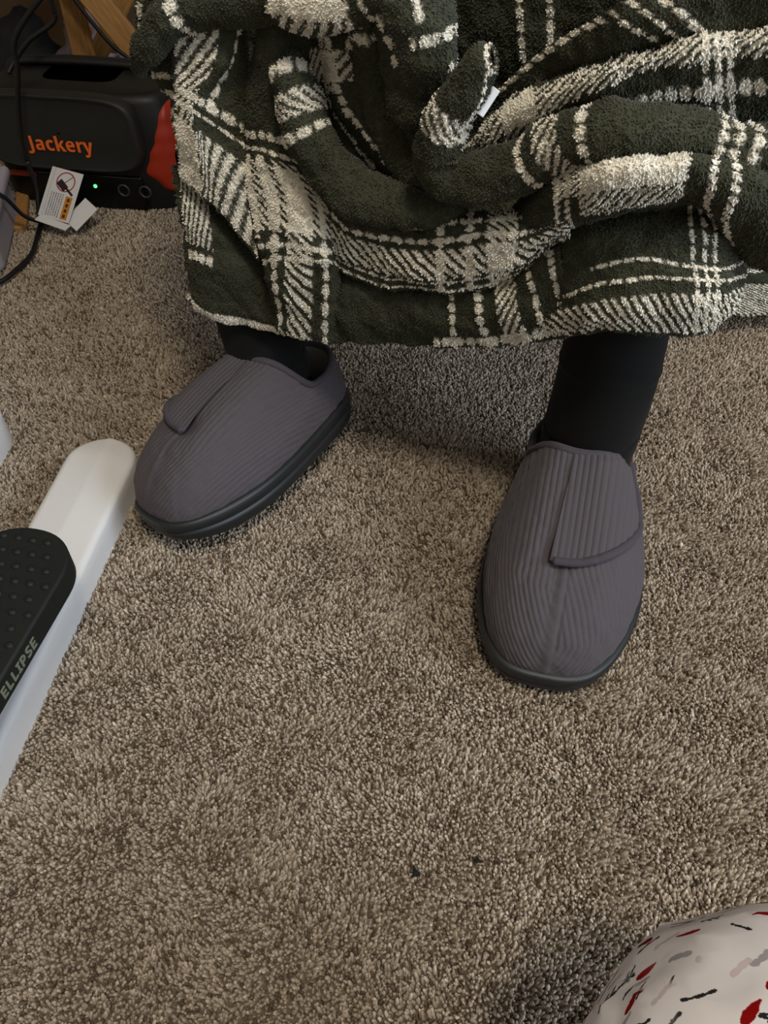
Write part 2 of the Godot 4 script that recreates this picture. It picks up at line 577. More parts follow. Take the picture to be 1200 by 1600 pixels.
func build_blanket() -> void:
	var root := thing("plaid_blanket", "dark green and cream plaid fleece blanket bunched over the seated person's knees", "blanket", Vector3.ZERO)
	cloth_meshes = []
	fold_sheet([[V(-15.9,40.8,-63.7),V(-6.2,41.2,-62.2),V(0.8,41.7,-60.2),V(6.9,42.5,-57.4),V(14.2,43.7,-52.9),V(21.2,44.6,-49.5)],
		[V(-15.8,34.4,-63.4),V(-6.8,34.9,-62.0),V(0.9,35.4,-60.9),V(7.8,37.2,-56.9),V(15.3,38.4,-52.7),V(23.0,39.6,-49.4)],
		[V(-15.0,26.0,-63.0),V(-7.4,27.0,-60.9),V(0.9,28.1,-58.8),V(9.1,29.8,-57.2),V(16.3,32.3,-50.6),V(23.4,32.5,-50.1)],
		[V(-15.2,18.6,-61.9),V(-7.9,19.8,-59.9),V(1.0,22.3,-55.9),V(9.1,25.0,-51.7),V(16.8,27.5,-47.9),V(22.3,28.1,-48.4)],
		[V(-13.7,16.4,-60.8),V(-8.1,16.6,-59.0),V(1.0,18.4,-55.0),V(9.4,21.4,-50.8),V(17.2,25.1,-47.0),V(21.6,25.4,-47.6)]],
		"", [[0.632, 0.012, 0, 0.5],[0.675, 0.012, 0, 0.5]], [], 1.0)  # back
	fold_sheet([[V(-15.9,41.1,-61.0),V(-14.5,41.4,-59.9),V(-12.5,41.4,-60.1)],
		[V(-16.5,37.5,-61.9),V(-15.0,37.8,-60.8),V(-13.3,37.9,-60.5)],
		[V(-16.1,35.5,-61.7),V(-14.9,35.7,-60.9),V(-13.6,35.7,-60.5)],
		[V(-15.1,33.2,-61.5),V(-14.5,33.4,-60.7),V(-13.9,33.4,-60.5)],
		[V(-15.2,30.0,-61.4),V(-14.8,30.0,-60.9),V(-14.0,30.0,-60.4)],
		[V(-15.6,26.8,-61.4),V(-15.1,27.0,-60.9),V(-14.1,27.3,-60.3)]],
		"l", [[0.05, 0.16, 0, 0.3]], [[0.43, 0.045],[0.53, 0.05],[0.75, 0.3]], 1.0)  # strip
	fold_sheet([[V(-13.5,39.3,-59.7),V(-10.4,39.4,-58.5),V(-9.1,39.5,-58.7),V(-8.4,39.7,-59.6)],
		[V(-13.8,37.0,-59.2),V(-10.9,37.2,-58.1),V(-10.3,36.9,-58.7),V(-9.1,36.5,-59.4)],
		[V(-13.9,35.4,-58.8),V(-12.7,35.1,-57.9),V(-11.9,34.5,-58.1),V(-9.7,32.6,-59.0)],
		[V(-14.1,34.2,-58.8),V(-12.9,33.8,-57.7),V(-12.3,33.3,-57.9),V(-9.8,31.0,-58.5)],
		[V(-14.5,31.7,-58.8),V(-13.0,31.1,-57.5),V(-12.2,30.3,-57.4),V(-9.9,28.3,-57.4)],
		[V(-14.9,29.1,-59.2),V(-13.2,28.5,-57.8),V(-12.0,27.3,-57.4),V(-9.6,23.9,-56.8)]],
		"bl", [[0.15, 0.34],[0.667, 0.09, 0, 0.42]], [[0.4, 0.06],[0.53, 0.06],[0.83, 0.36]], 2.5)  # panelB
	fold_sheet([[V(-15.2,29.0,-60.1),V(-14.0,27.8,-60.3),V(-12.3,25.9,-60.1),V(-10.0,22.9,-59.3)],
		[V(-15.3,26.4,-59.2),V(-13.7,25.8,-58.7),V(-11.6,24.3,-58.7),V(-9.4,21.2,-58.6)],
		[V(-15.5,23.2,-59.2),V(-13.9,23.1,-58.4),V(-11.6,22.2,-57.9),V(-9.0,19.3,-57.9)],
		[V(-15.6,20.3,-59.1),V(-14.3,20.0,-58.5),V(-11.8,19.0,-58.2),V(-8.8,17.6,-57.7)],
		[V(-15.9,17.7,-59.5),V(-14.1,16.8,-59.0),V(-11.4,16.5,-58.6),V(-8.4,16.5,-57.6)]],
		"bl", [[0.5, 1.6, 0.95, 1.3]], [[0.2, 0.5, 0, 0.42],[0.53, 0.07, 0, 0.42],[1.06, 0.24]], 3.0)  # lowleft
	fold_sheet([[V(-8.1,39.7,-59.2),V(-7.1,40.4,-57.3),V(-6.3,40.5,-56.8),V(-5.2,40.0,-57.9),V(-4.5,39.8,-58.3)],
		[V(-9.0,36.5,-59.0),V(-7.9,37.3,-57.2),V(-6.9,37.4,-56.7),V(-5.8,36.7,-57.8),V(-4.9,36.3,-58.4)],
		[V(-9.7,32.6,-58.8),V(-8.6,33.2,-57.2),V(-7.3,33.2,-56.7),V(-5.7,32.6,-56.9),V(-4.5,31.8,-57.6)],
		[V(-9.8,31.0,-58.5),V(-8.5,31.6,-57.0),V(-7.1,31.4,-56.3),V(-5.3,30.8,-56.2),V(-4.3,30.0,-57.0)],
		[V(-9.9,28.8,-57.5),V(-8.0,28.9,-56.2),V(-6.2,29.0,-55.3),V(-4.4,28.6,-55.1),V(-3.4,28.0,-55.6)],
		[V(-9.6,25.1,-56.8),V(-8.0,25.8,-55.8),V(-6.4,26.1,-55.0),V(-4.3,26.0,-54.5),V(-3.3,25.5,-55.1)],
		[V(-9.1,21.7,-56.9),V(-8.3,22.9,-56.0),V(-6.8,23.2,-55.3),V(-4.3,23.7,-54.5),V(-3.3,23.0,-55.1)],
		[V(-8.9,17.2,-57.4),V(-8.5,17.1,-57.0),V(-7.4,17.0,-56.5),V(-4.8,17.1,-55.5),V(-3.6,17.0,-55.5)]],
		"b", [[0.25, 0.12, 0.42, 1.1],[0.52, 0.24, 0.42, 1.1],[0.75, 0.07, 0.42, 1.1],[0.05, 0.08, 0.42, 0.7]], [[0.3, 0.035],[0.385, 0.035],[0.56, 0.23],[0.725, 0.025],[0.79, 0.025]], -1.0)  # panelC
	fold_sheet([[V(-4.9,38.9,-58.6),V(-4.2,39.1,-58.2),V(-3.4,39.3,-57.0),V(-1.2,39.8,-55.9)],
		[V(-4.8,36.0,-58.2),V(-3.9,36.1,-57.7),V(-3.0,36.7,-56.2),V(-0.8,37.2,-55.5)],
		[V(-4.1,33.5,-57.6),V(-2.9,33.8,-56.9),V(-1.9,34.7,-55.3),V(0.2,35.3,-54.7)],
		[V(-2.7,31.3,-56.5),V(-1.0,31.7,-55.7),V(0.2,32.8,-54.0),V(1.9,33.3,-53.6)],
		[V(-0.5,28.7,-55.3),V(1.3,29.4,-54.2),V(2.5,30.9,-52.7),V(4.2,31.1,-52.4)]],
		"", [[0.333, 0.07],[0.64, 0.11],[0.5, 0.3, 0, 0.3]], [[0.16, 0.16]], 1.0)  # panelE
	fold_roll([V(-1.6,40.3,-57.7),V(-0.6,38.2,-56.5),V(0.3,36.2,-55.5),V(1.3,34.1,-54.7),V(2.3,32.0,-54.2),V(3.2,29.4,-54.3)],
		[1.2,1.7,1.8,1.7,1.4,0.9], [[0.12, 0.05]], [], 1.0)  # columnF
	fold_roll([V(1.4,43.7,-53.4),V(1.6,41.8,-52.8),V(2.0,39.6,-52.5),V(2.1,37.3,-52.6),V(2.3,35.2,-53.1),V(2.4,33.0,-54.0)],
		[2.5,2.5,2.1,1.6,1.0,0.4], [[0.1, 0.05, 0.3, 0.75],[0.3, 0.055, 0.2, 0.55],[0.42, 0.035, 0.2, 0.4]], [[0.66, 0.05, 0, 0.42],[0.5, 0.04, 0, 0.22]], 1.0)  # columnG
	fold_roll([V(-1.0,42.5,-54.8),V(-1.0,40.5,-54.7),V(-0.4,38.5,-54.9),V(0.2,36.4,-55.1),V(0.8,34.5,-55.7)],
		[1.2,1.3,1.0,0.6,0.2], [[0.28, 0.07],[0.05, 0.1]], [], 1.0)  # crease
	fold_roll([V(-16.8,35.9,-60.5),V(-15.2,38.1,-59.4),V(-13.3,39.8,-58.8),V(-10.4,40.7,-58.3),V(-7.0,41.3,-57.1),V(-3.6,41.8,-54.8),V(-0.7,42.9,-53.0),V(1.7,44.0,-51.8)],
		[0.6,1.2,1.4,1.3,1.3,1.7,1.6,1.4], [[0.315, 0.035],[0.72, 0.2],[0.87, 0.02]], [[0.5, 0.3, 0.6, 0.83]], 1.0)  # topA
	fold_roll([V(-6.1,37.6,-58.4),V(-5.9,36.8,-56.6),V(-5.4,35.1,-55.7),V(-4.7,33.5,-55.0),V(-3.3,31.8,-54.3),V(-1.4,30.7,-53.3),V(1.1,30.4,-52.2),V(3.8,30.6,-51.3),V(5.5,30.5,-51.2)],
		[0.8,1.5,1.6,1.6,1.6,1.6,1.3,0.8,0.3], [[0.12, 0.04],[0.22, 0.09],[0.33, 0.045]], [], 1.0)  # swoopD
	fold_sheet([[V(4.3,32.4,-54.3),V(7.0,37.0,-52.0),V(9.0,39.1,-50.0),V(11.1,40.7,-48.3),V(13.4,41.9,-47.3),V(15.9,42.7,-47.1),V(18.3,43.0,-47.0),V(20.9,43.2,-46.8)],
		[V(4.7,33.2,-51.7),V(6.9,37.4,-49.6),V(8.8,39.3,-47.6),V(10.8,41.0,-45.9),V(13.0,42.1,-45.0),V(15.4,42.9,-44.9),V(17.6,43.2,-44.8),V(20.1,43.3,-44.7)],
		[V(5.1,32.9,-51.5),V(7.2,36.2,-49.5),V(9.2,38.1,-47.7),V(11.2,40.0,-45.9),V(13.5,41.2,-45.2),V(15.8,41.7,-45.1),V(18.2,42.0,-45.2),V(20.6,42.2,-45.1)],
		[V(5.7,31.9,-52.5),V(7.9,34.3,-50.6),V(9.9,36.5,-48.8),V(12.0,38.4,-46.9),V(14.3,39.3,-46.3),V(16.8,39.6,-46.4),V(19.4,39.7,-46.5),V(21.9,39.8,-46.4)],
		[V(6.2,31.0,-53.2),V(8.4,32.7,-51.8),V(10.5,35.0,-49.9),V(12.7,36.8,-48.1),V(15.1,37.4,-47.6),V(17.7,37.6,-47.5),V(20.4,37.5,-47.3),V(23.1,37.4,-47.2)]],
		"", [[0.2, 0.11],[0.745, 0.022],[0.782, 0.022],[0.818, 0.022]], [[0.27, 0.4],[0.69, 0.1, 0.4, 1]], 1.0)  # ridgeI
	fold_sheet([[V(6.4,37.4,-52.4),V(8.3,40.1,-50.6),V(9.9,42.2,-48.6),V(11.3,43.8,-46.7),V(12.7,45.0,-46.0),V(14.6,46.1,-45.8)],
		[V(7.6,37.7,-51.6),V(9.6,40.0,-49.4),V(11.2,41.9,-47.3),V(12.9,43.0,-46.0),V(14.7,44.1,-45.3),V(16.9,45.8,-45.0)],
		[V(9.1,38.0,-51.0),V(11.4,39.6,-48.8),V(13.4,40.8,-47.6),V(15.4,41.4,-47.2),V(17.4,42.2,-46.3),V(20.5,44.2,-45.1)],
		[V(10.5,37.8,-50.5),V(12.8,39.2,-48.4),V(15.1,40.0,-48.1),V(17.3,40.6,-47.8),V(19.7,41.1,-47.1),V(21.9,42.0,-45.9)]],
		"", [[0.6, 0.032],[0.7, 0.032],[0.79, 0.036]], [[0.05, 0.1, 0, 0.55]], 1.0)  # kneeJ
	fold_sheet([[V(8.0,30.4,-51.2),V(10.0,34.7,-48.7),V(12.4,36.5,-46.8),V(15.0,37.1,-46.3),V(17.8,37.1,-46.2),V(20.3,36.8,-46.0),V(23.7,35.6,-45.9)],
		[V(8.0,30.7,-49.3),V(9.7,35.5,-45.8),V(11.6,37.5,-43.4),V(14.0,38.1,-42.8),V(16.8,38.2,-42.7),V(19.6,37.3,-43.2),V(22.7,36.0,-43.3)],
		[V(8.4,30.0,-48.7),V(9.9,34.6,-45.2),V(11.7,36.6,-42.8),V(14.1,37.2,-42.2),V(16.8,37.1,-42.3),V(20.1,35.5,-42.9),V(23.4,34.1,-43.3)],
		[V(9.2,28.8,-48.8),V(10.4,32.7,-46.3),V(12.5,34.5,-44.1),V(14.9,35.2,-43.7),V(17.4,35.4,-43.6),V(20.7,33.1,-44.0),V(24.5,31.7,-43.9)],
		[V(10.0,27.4,-50.2),V(11.4,30.7,-48.6),V(13.6,32.5,-47.0),V(16.4,33.1,-46.7),V(19.3,33.1,-46.5),V(22.9,29.8,-46.0),V(25.6,29.7,-45.1)]],
		"", [[0.165, 0.022],[0.205, 0.022],[0.43, 0.36, 0, 0.8],[0.7, 0.03],[0.77, 0.03]], [[0.32, 0.46, 0.16, 0.62]], 1.0)  # bulgeL
	fold_sheet([[V(-5.6,30.6,-57.7),V(-3.3,28.4,-56.4),V(-0.5,28.2,-55.0),V(2.2,28.7,-53.6),V(4.7,30.0,-51.8),V(6.6,31.2,-50.2),V(8.2,31.8,-49.1),V(9.7,32.1,-48.2),V(11.2,32.9,-47.1)],
		[V(-4.9,30.0,-56.0),V(-2.8,28.6,-54.6),V(-0.2,28.7,-53.1),V(2.2,29.1,-51.7),V(4.6,30.3,-50.0),V(6.5,31.2,-48.8),V(8.3,31.8,-48.0),V(9.8,32.2,-47.2),V(11.1,32.9,-46.3)],
		[V(-4.6,28.6,-55.5),V(-2.6,27.5,-54.2),V(-0.1,27.6,-52.7),V(2.2,28.1,-51.2),V(4.5,29.2,-49.6),V(6.5,30.3,-48.4),V(8.4,30.9,-47.4),V(9.8,31.7,-47.0),V(11.1,32.7,-46.3)],
		[V(-4.5,26.6,-55.4),V(-2.5,25.9,-54.1),V(0.0,25.8,-52.6),V(2.2,26.4,-51.0),V(4.6,27.3,-49.5),V(6.7,28.3,-48.5),V(8.4,29.1,-47.8),V(10.0,30.7,-47.2),V(11.3,32.0,-46.7)],
		[V(-4.5,25.0,-55.6),V(-2.5,24.1,-54.4),V(0.0,24.0,-53.0),V(2.3,24.6,-51.5),V(4.8,25.3,-50.1),V(7.0,26.3,-49.2),V(8.5,27.4,-48.6),V(10.2,29.6,-47.8),V(11.5,31.3,-47.1)]],
		"b", [[0.458, 0.03],[0.56, 0.03],[0.69, 0.12]], [[0.22, 0.085],[0.45, 0.075],[0.7, 0.3],[0.9, 0.035],[1.0, 0.035]], -1.0)  # swagM
	fold_sheet([[V(-4.7,23.9,-57.0),V(-1.5,23.2,-55.4),V(1.9,23.4,-53.8),V(4.8,24.7,-51.9),V(7.1,26.0,-50.2),V(9.1,28.0,-48.9),V(10.9,30.4,-47.5)],
		[V(-4.5,22.9,-55.9),V(-1.5,22.3,-54.3),V(1.9,22.9,-52.5),V(4.8,24.0,-50.9),V(7.2,25.1,-49.3),V(9.3,27.4,-47.9),V(11.0,29.9,-46.6)],
		[V(-4.4,20.3,-55.5),V(-1.4,20.2,-54.0),V(2.0,21.1,-52.2),V(5.0,22.3,-50.6),V(7.5,23.5,-49.0),V(9.9,25.7,-47.5),V(11.7,27.7,-46.4)],
		[V(-4.3,17.1,-55.8),V(-1.3,17.9,-54.5),V(2.2,18.9,-52.8),V(5.4,20.1,-51.1),V(8.4,21.3,-49.5),V(10.9,23.1,-47.8),V(12.9,24.7,-46.5)]],
		"b", [[0.5, 0.03],[0.625, 0.035],[0.745, 0.085],[0.86, 0.03],[0.96, 0.03]], [[0.96, 0.14, 0.42, 1.1]], 1.0)  # hemN
	fold_sheet([[V(8.7,27.5,-50.9),V(11.1,30.8,-49.3),V(13.6,32.4,-48.0),V(16.0,33.2,-47.5),V(18.1,33.3,-47.4),V(19.9,33.1,-47.3),V(21.6,32.1,-47.7)],
		[V(8.7,26.6,-49.2),V(10.8,29.7,-47.2),V(13.1,31.9,-46.0),V(15.6,32.5,-45.4),V(17.8,32.7,-45.1),V(20.0,32.2,-45.3),V(21.8,30.9,-46.4)],
		[V(9.0,25.5,-48.7),V(10.9,28.1,-46.9),V(13.1,30.2,-45.3),V(15.5,31.2,-44.6),V(18.2,30.9,-44.3),V(20.3,30.5,-44.6),V(22.0,30.1,-46.0)],
		[V(9.5,24.3,-48.5),V(11.3,26.6,-46.8),V(13.3,28.9,-44.9),V(15.9,29.9,-44.0),V(18.5,30.1,-43.7),V(20.6,29.7,-44.3),V(22.5,28.9,-46.0)],
		[V(10.1,23.3,-48.2),V(11.7,25.3,-46.7),V(13.8,27.1,-44.8),V(16.3,27.9,-44.0),V(19.0,28.2,-43.8),V(21.1,28.0,-44.3),V(22.8,27.7,-46.0)],
		[V(10.6,22.3,-48.4),V(12.3,23.8,-47.1),V(14.5,25.6,-45.5),V(17.1,25.6,-45.0),V(20.0,25.5,-44.9),V(21.6,25.9,-45.3),V(22.9,26.1,-46.4)]],
		"br", [[0.69, 0.028],[0.745, 0.028],[0.8, 0.028]], [[0.41, 0.035, 0.3, 1.1],[0.57, 0.045, 0.2, 1.1],[0.84, 0.3]], -2.0)  # cuffO
	fold_roll([V(5.9,41.2,-47.6),V(5.2,40.8,-47.9),V(4.4,39.2,-48.5),V(3.5,37.0,-49.3),V(3.3,35.0,-49.7),V(4.4,33.9,-49.3),V(6.3,34.3,-48.3),V(8.1,35.7,-47.2),V(9.6,37.2,-46.2),V(11.3,38.5,-44.9),V(13.5,38.9,-44.4),V(16.3,38.6,-44.5),V(18.9,38.1,-44.5),V(22.2,37.5,-44.6)],
		[0.6,1.0,1.3,1.4,1.6,1.6,1.5,1.4,1.4,1.4,1.3,1.2,1.1,1.2], [[0.02, 0.03],[0.21, 0.055],[0.555, 0.018],[0.62, 0.055],[0.682, 0.018],[0.888, 0.014],[0.912, 0.014],[0.937, 0.014]], [[0.3, 0.05, 0.0, 0.3]], 1.0)  # hookH
	fold_sheet([[V(-17.5,42.7,-63.0),V(-16.0,43.4,-63.0),V(-12.0,43.7,-63.0),V(3.0,43.5,-58.0),V(17.5,43.7,-53.0),V(25.0,43.5,-56.0),V(36.0,43.4,-68.0),V(51.0,43.2,-73.0)],
		[V(-17.5,44.2,-65.0),V(-16.0,45.6,-65.0),V(-12.0,46.2,-65.0),V(3.0,45.8,-60.0),V(17.5,46.2,-55.0),V(25.0,45.8,-58.0),V(36.0,45.6,-70.0),V(51.0,45.2,-75.0)],
		[V(-17.5,43.2,-70.0),V(-16.0,46.0,-70.0),V(-12.0,47.2,-70.0),V(3.0,46.4,-65.0),V(17.5,47.2,-60.0),V(25.0,46.4,-63.0),V(36.0,46.0,-75.0),V(51.0,45.2,-80.0)],
		[V(-17.5,39.4,-75.0),V(-16.0,45.0,-75.0),V(-12.0,47.4,-75.0),V(3.0,45.8,-72.5),V(17.5,47.4,-70.0),V(25.0,45.8,-71.5),V(36.0,45.0,-77.5),V(51.0,43.4,-80.0)],
		[V(-17.5,37.4,-82.0),V(-16.0,44.4,-82.0),V(-12.0,47.4,-82.0),V(3.0,45.4,-81.0),V(17.5,47.4,-80.0),V(25.0,45.4,-80.6),V(36.0,44.4,-83.0),V(51.0,42.4,-84.0)],
		[V(-17.5,37.4,-92.0),V(-16.0,44.4,-92.0),V(-12.0,47.4,-92.0),V(3.0,45.4,-91.0),V(17.5,47.4,-90.0),V(25.0,45.4,-90.6),V(36.0,44.4,-93.0),V(51.0,42.4,-94.0)]],
		"", [[.3,.06],[.7,.06]], [[.3,.05],[.7,.05]], 1)  # lap
	fold_sheet([[V(24.0,45.5,-78.0),V(33.0,45.0,-80.0),V(42.0,44.0,-83.0),V(50.0,42.0,-85.0)],
		[V(28.8,22.5,-76.0),V(34.4,21.3,-78.5),V(40.7,20.6,-80.0),V(47.2,19.9,-81.5)],
		[V(30.6,16.0,-76.0),V(36.5,14.7,-78.5),V(43.2,13.8,-80.0),V(50.1,13.0,-81.5)],
		[V(31.8,11.8,-76.0),V(37.9,10.3,-78.5),V(44.8,9.4,-80.0),V(52.0,8.4,-81.5)],
		[V(32.6,9.0,-76.0),V(38.8,7.4,-78.5),V(45.9,6.4,-80.0),V(53.3,5.5,-81.5)],
		[V(33.5,5.8,-76.0),V(39.9,4.0,-78.5),V(47.2,3.0,-80.0),V(54.7,2.0,-81.5)]],
		"b", [], [[.56,.03],[.66,.035],[.9,.24]], -1)  # hanging to the carpet behind
	var m := mat(Color.WHITE, 0.95, 0.2)
	m.vertex_color_use_as_albedo = true
	obj("cloth", join(cloth_meshes), m, root)
	var pm := mat(Color.WHITE, 0.9, 0.15)
	pm.vertex_color_use_as_albedo = true
	pm.rim_enabled = true
	pm.rim = 0.35
	pm.rim_tint = 0.6
	scatter("pile", fibre(0.00055, 0.0019, 0.0003), pm, pile_at, pile_color, root)
	var tagm := obj("care_tag", rbox(Vector3(0.008, 0.016, 0.0012), 0.0005), mat(Color(0.9, 0.92, 0.95), 0.6), root)
	tagm.position = V(5.7, 38.8, -48.3)
	tagm.rotation_degrees = Vector3(-30, -20, -25)
	tagm.set_meta("label", "small white sewn-in care tag")

# ---------------------------------------------------------------- slippers
const SL := 0.25

func sole_point(t: float, grow := 0.0) -> Vector2:     # x across, y from heel (0) to toe
	var z := SL * 0.5 * (1.0 - cos(t))
	var k := smoothstep(0.1, 0.72, z / SL)
	var w := lerpf(0.0455, 0.064, k) + grow
	var s := sin(t)
	var x := w * signf(s) * pow(absf(s), 0.66)
	x += 0.006 * sin(PI * z / SL) - 0.002
	return Vector2(x, z + (z / SL * 2.0 - 1.0) * grow)

func rim_point(t: float) -> Vector3:
	var f := 0.5 * (1.0 - cos(t))
	var s := sin(t)
	var x := 0.0405 * signf(s) * pow(absf(s), 0.9)
	var y := 0.078 + 0.040 * smoothstep(0.55, 1.0, f) + 0.008 * smoothstep(0.4, 0.0, f)
	return Vector3(x, y, 0.008 + 0.088 * f)

func upper_point(t: float, v: float) -> Vector3:
	var o := sole_point(t)
	var a := Vector3(o.x, 0.031, o.y)
	var d := rim_point(t)
	var front := smoothstep(0.25, 1.0, 0.5 * (1.0 - cos(t)))
	var out := Vector3(o.x, 0, o.y - SL * 0.45).normalized()
	var b := a + Vector3(0, lerpf(0.03, 0.050, front), 0) + out * 0.006
	var flat := Vector3(a.x - d.x, 0, a.z - d.z)
	var c := d + flat * lerpf(0.3, 0.5, front) - Vector3(0, lerpf(0.012, 0.012, front), 0)
	return a.bezier_interpolate(b, c, d, v)

func ribbed(p: Vector3, nrm: Vector3, flap: bool) -> float:
	# corduroy: ribs run from heel to toe, on the outer half of the toe they run in to the centre seam
	var side := signf(p.x)
	var q := p.x + side * maxf(0.0, 0.085 - p.y) * 0.75
	if not flap and p.x > 0.003 and p.z > 0.15:
		q = p.x * 0.9 - (p.z - 0.15) * 0.42 + maxf(0.0, 0.06 - p.y) * 0.6
	var rib := pow(absf(cos(PI * q / 0.0046)), 0.7)
	var h := rib * 0.00085
	if flap:
		pass
	elif p.z > 0.125 and absf(p.x) < 0.0042: h = 0.0016 - 0.0022 * pow(absf(p.x) / 0.0042, 2.0)
	if p.y < 0.037: h *= clampf((p.y - 0.031) / 0.006, 0.0, 1.0)
	return h

func mirrored(rows: Array, m: bool) -> Array:
	if not m: return rows
	var out := []
	for r in rows:
		var q := PackedVector3Array()
		for p in r: q.append(Vector3(-p.x, p.y, p.z))
		out.append(q)
	return out

func slipper(called: String, label: String, at: Vector3, turn: float, mirror: bool) -> Node3D:
	var root := thing(called, label, "slipper", at, turn)
	var cord := mat(Color(0.31, 0.292, 0.308), 0.95, 0.15)
	cord.rim_enabled = true
	cord.rim = 0.5
	cord.rim_tint = 0.5
	var bind := mat(Color(0.28, 0.262, 0.285), 0.95, 0.15)
	bind.rim_enabled = true
	bind.rim = 0.4
	# upper
	var nt := 640
	var nv := 110
	var rows := []
	for j in nv + 1:
		var r := PackedVector3Array()
		for i in nt + 1: r.append(upper_point(TAU * i / nt, float(j) / nv))
		rows.append(r)
	var n := grid_normals(rows, true, false, false)
	var flip: bool = n[nv / 3][nt / 2].z < 0.0
	if flip: n = grid_normals(rows, true, false, true)
	for j in nv + 1:
		for i in nt + 1:
			var p: Vector3 = rows[j][i]
			# the pucker where the flap begins, soft dents elsewhere
			var pk := Vector2(p.x + 0.004, p.z - 0.186).length()
			var dent := -0.007 * exp(-pk * pk / 0.00012) * clampf((p.y - 0.05) / 0.02, 0.0, 1.0)
			dent += wob.get_noise_3dv(p * 500.0 + at * 900.0) * 0.0012
			rows[j][i] = p + n[j][i] * (ribbed(p, n[j][i], false) + dent)
	rows = mirrored(rows, mirror)
	if mirror: flip = not flip
	obj("upper", smooth_grid(rows, true, false, flip), cord, root)
	# flap: the hook-and-loop tongue that laps over the instep
	var fr := []
	var na := 260
	var nb := 120
	var t0 := PI * 1.03
	var t1 := PI * 0.56
	var edge := []
	for j in nb + 1:
		var r := PackedVector3Array()
		for i in na + 1:
			var a := float(i) / na
			var t := lerpf(t0, t1, a)
			var v0 := 0.56 + 0.08 * a + 0.34 * pow(smoothstep(0.72, 1.0, a), 1.6)
			var v := lerpf(v0, 0.995, float(j) / nb)
			r.append(upper_point(t, v))
		fr.append(r)
	var fn := grid_normals(fr, false, false, false)
	var ff: bool = fn[nb / 2][na / 2].y < 0.0
	if ff: fn = grid_normals(fr, false, false, true)
	for j in nb + 1:
		for i in na + 1:
			var p: Vector3 = fr[j][i]
			var a := float(i) / na
			var lift := lerpf(0.0010 + 0.0016 * (1.0 - float(j) / nb), 0.0042, smoothstep(0.0, 0.35, a)) * (1.0 - 0.5 * smoothstep(0.9, 1.0, float(j) / nb))
			lift += 0.0015 * sin(PI * a) * (1.0 - float(j) / nb)
			fr[j][i] = p + fn[j][i] * (lift + 0.0006 + ribbed(p, fn[j][i], true))
	for i in range(4, na + 1, 9): edge.append(fr[0][i] + fn[0][i] * -0.0006)
	for j in range(10, nb + 1, 22): edge.append(fr[j][na])
	fr = mirrored(fr, mirror)
	if mirror:
		ff = not ff
		for i in edge.size(): edge[i].x = -edge[i].x
	var flap := obj("flap", smooth_grid(fr, false, false, ff), cord, root)
	obj("binding", tube(edge, 0.0034, 120, 10, 0.9, Vector3.UP), bind, flap)
	# rim binding, lining, insole
	var rim := []
	for k in 40:
		var q := rim_point(TAU * k / 40)
		if mirror: q.x = -q.x
		rim.append(q)
	obj("rim_binding", tube(rim, 0.0036, 160, 10, 1.0, Vector3.UP, true), bind, root)
	var inn := []
	for s in 9:
		var f := s / 8.0
		var r := PackedVector3Array()
		for k in 81:
			var q := rim_point(TAU * k / 80)
			var o := sole_point(TAU * k / 80, -0.012)
			var low := Vector3(o.x, 0.03, o.y)
			var p := q.lerp(low, f)
			p.y = lerpf(q.y, 0.032, f)
			p += Vector3(-q.x, 0, 0.055 - q.z) * 0.05 * (1.0 - f)
			if mirror: p.x = -p.x
			r.append(p)
		inn.append(r)
	var fleece := mat(Color(0.62, 0.61, 0.6), 1.0, 0.1)
	obj("lining", smooth_grid(inn, true, false, false), fleece, root)
	# sole with two grooves
	var loops := []
	for pr in [[-0.010, 0.0], [-0.003, 0.0005], [0.001, 0.005], [0.0030, 0.0125], [0.0030, 0.0155], [0.0014, 0.0170], [0.0014, 0.0182], [0.0040, 0.0198], [0.0048, 0.0250], [0.0048, 0.0290], [0.003, 0.0318], [-0.001, 0.0324], [-0.004, 0.0315]]:
		var l := PackedVector3Array()
		for k in 161:
			var q := sole_point(TAU * k / 160, pr[0])
			var spring: float = 0.008 * pow(smoothstep(0.72, 1.0, q.y / SL), 1.5) * (1.0 - pr[1] / 0.036)
			var y: float = pr[1] + spring + 0.004 * smoothstep(0.35, 0.0, q.y / SL) * pr[1] / 0.032
			l.append(Vector3(-q.x if mirror else q.x, y, q.y))
		loops.append(l)
	obj("sole", loft(loops, not mirror), mat(Color(0.115, 0.125, 0.13), 0.5, 0.5), root)
	var ins := []
	for k in 60:
		var q := sole_point(TAU * k / 60, -0.004)
		ins.append(Vector2(-q.x if mirror else q.x, q.y))
	obj("insole", slab(ins, 0.022, 0.034, 0.002), fleece, root)
	return root

# ---------------------------------------------------------------- people
func sock(parent: Node, pts: Array, radii: Array, toe: Vector3) -> void:
	var m := mat(Color(0.028, 0.03, 0.033), 0.85, 0.35)
	m.rim_enabled = true
	m.rim = 0.25
	var rows := []
	var nj := 64
	var ni := 150
	for j in nj + 1: rows.append(PackedVector3Array())
	for i in ni + 1:
		var f := float(i) / ni
		var c := spline(pts, f)
		var r := spline1(radii, f)
		for j in nj + 1:
			var a := -TAU * j / nj
			var knit := 0.0003 * sin(a * 60.0)
			var crease := 0.0016 * exp(-pow((f - 0.32 - 0.04 * cos(a + 0.6)) / 0.012, 2.0)) - 0.001 * exp(-pow((f - 0.56 - 0.03 * sin(a)) / 0.012, 2.0))
			rows[j].append(c + Vector3(cos(a), 0, sin(a) * 1.12) * (r + knit - crease))
	obj("sock", join([smooth_grid(rows, false, true, false), tube([pts[0] + Vector3(0, 0.005, 0), (pts[0] + toe) * 0.5 + Vector3(0, 0.012, 0), toe], [0.036, 0.037, 0.026], 20, 16)]), m, parent)

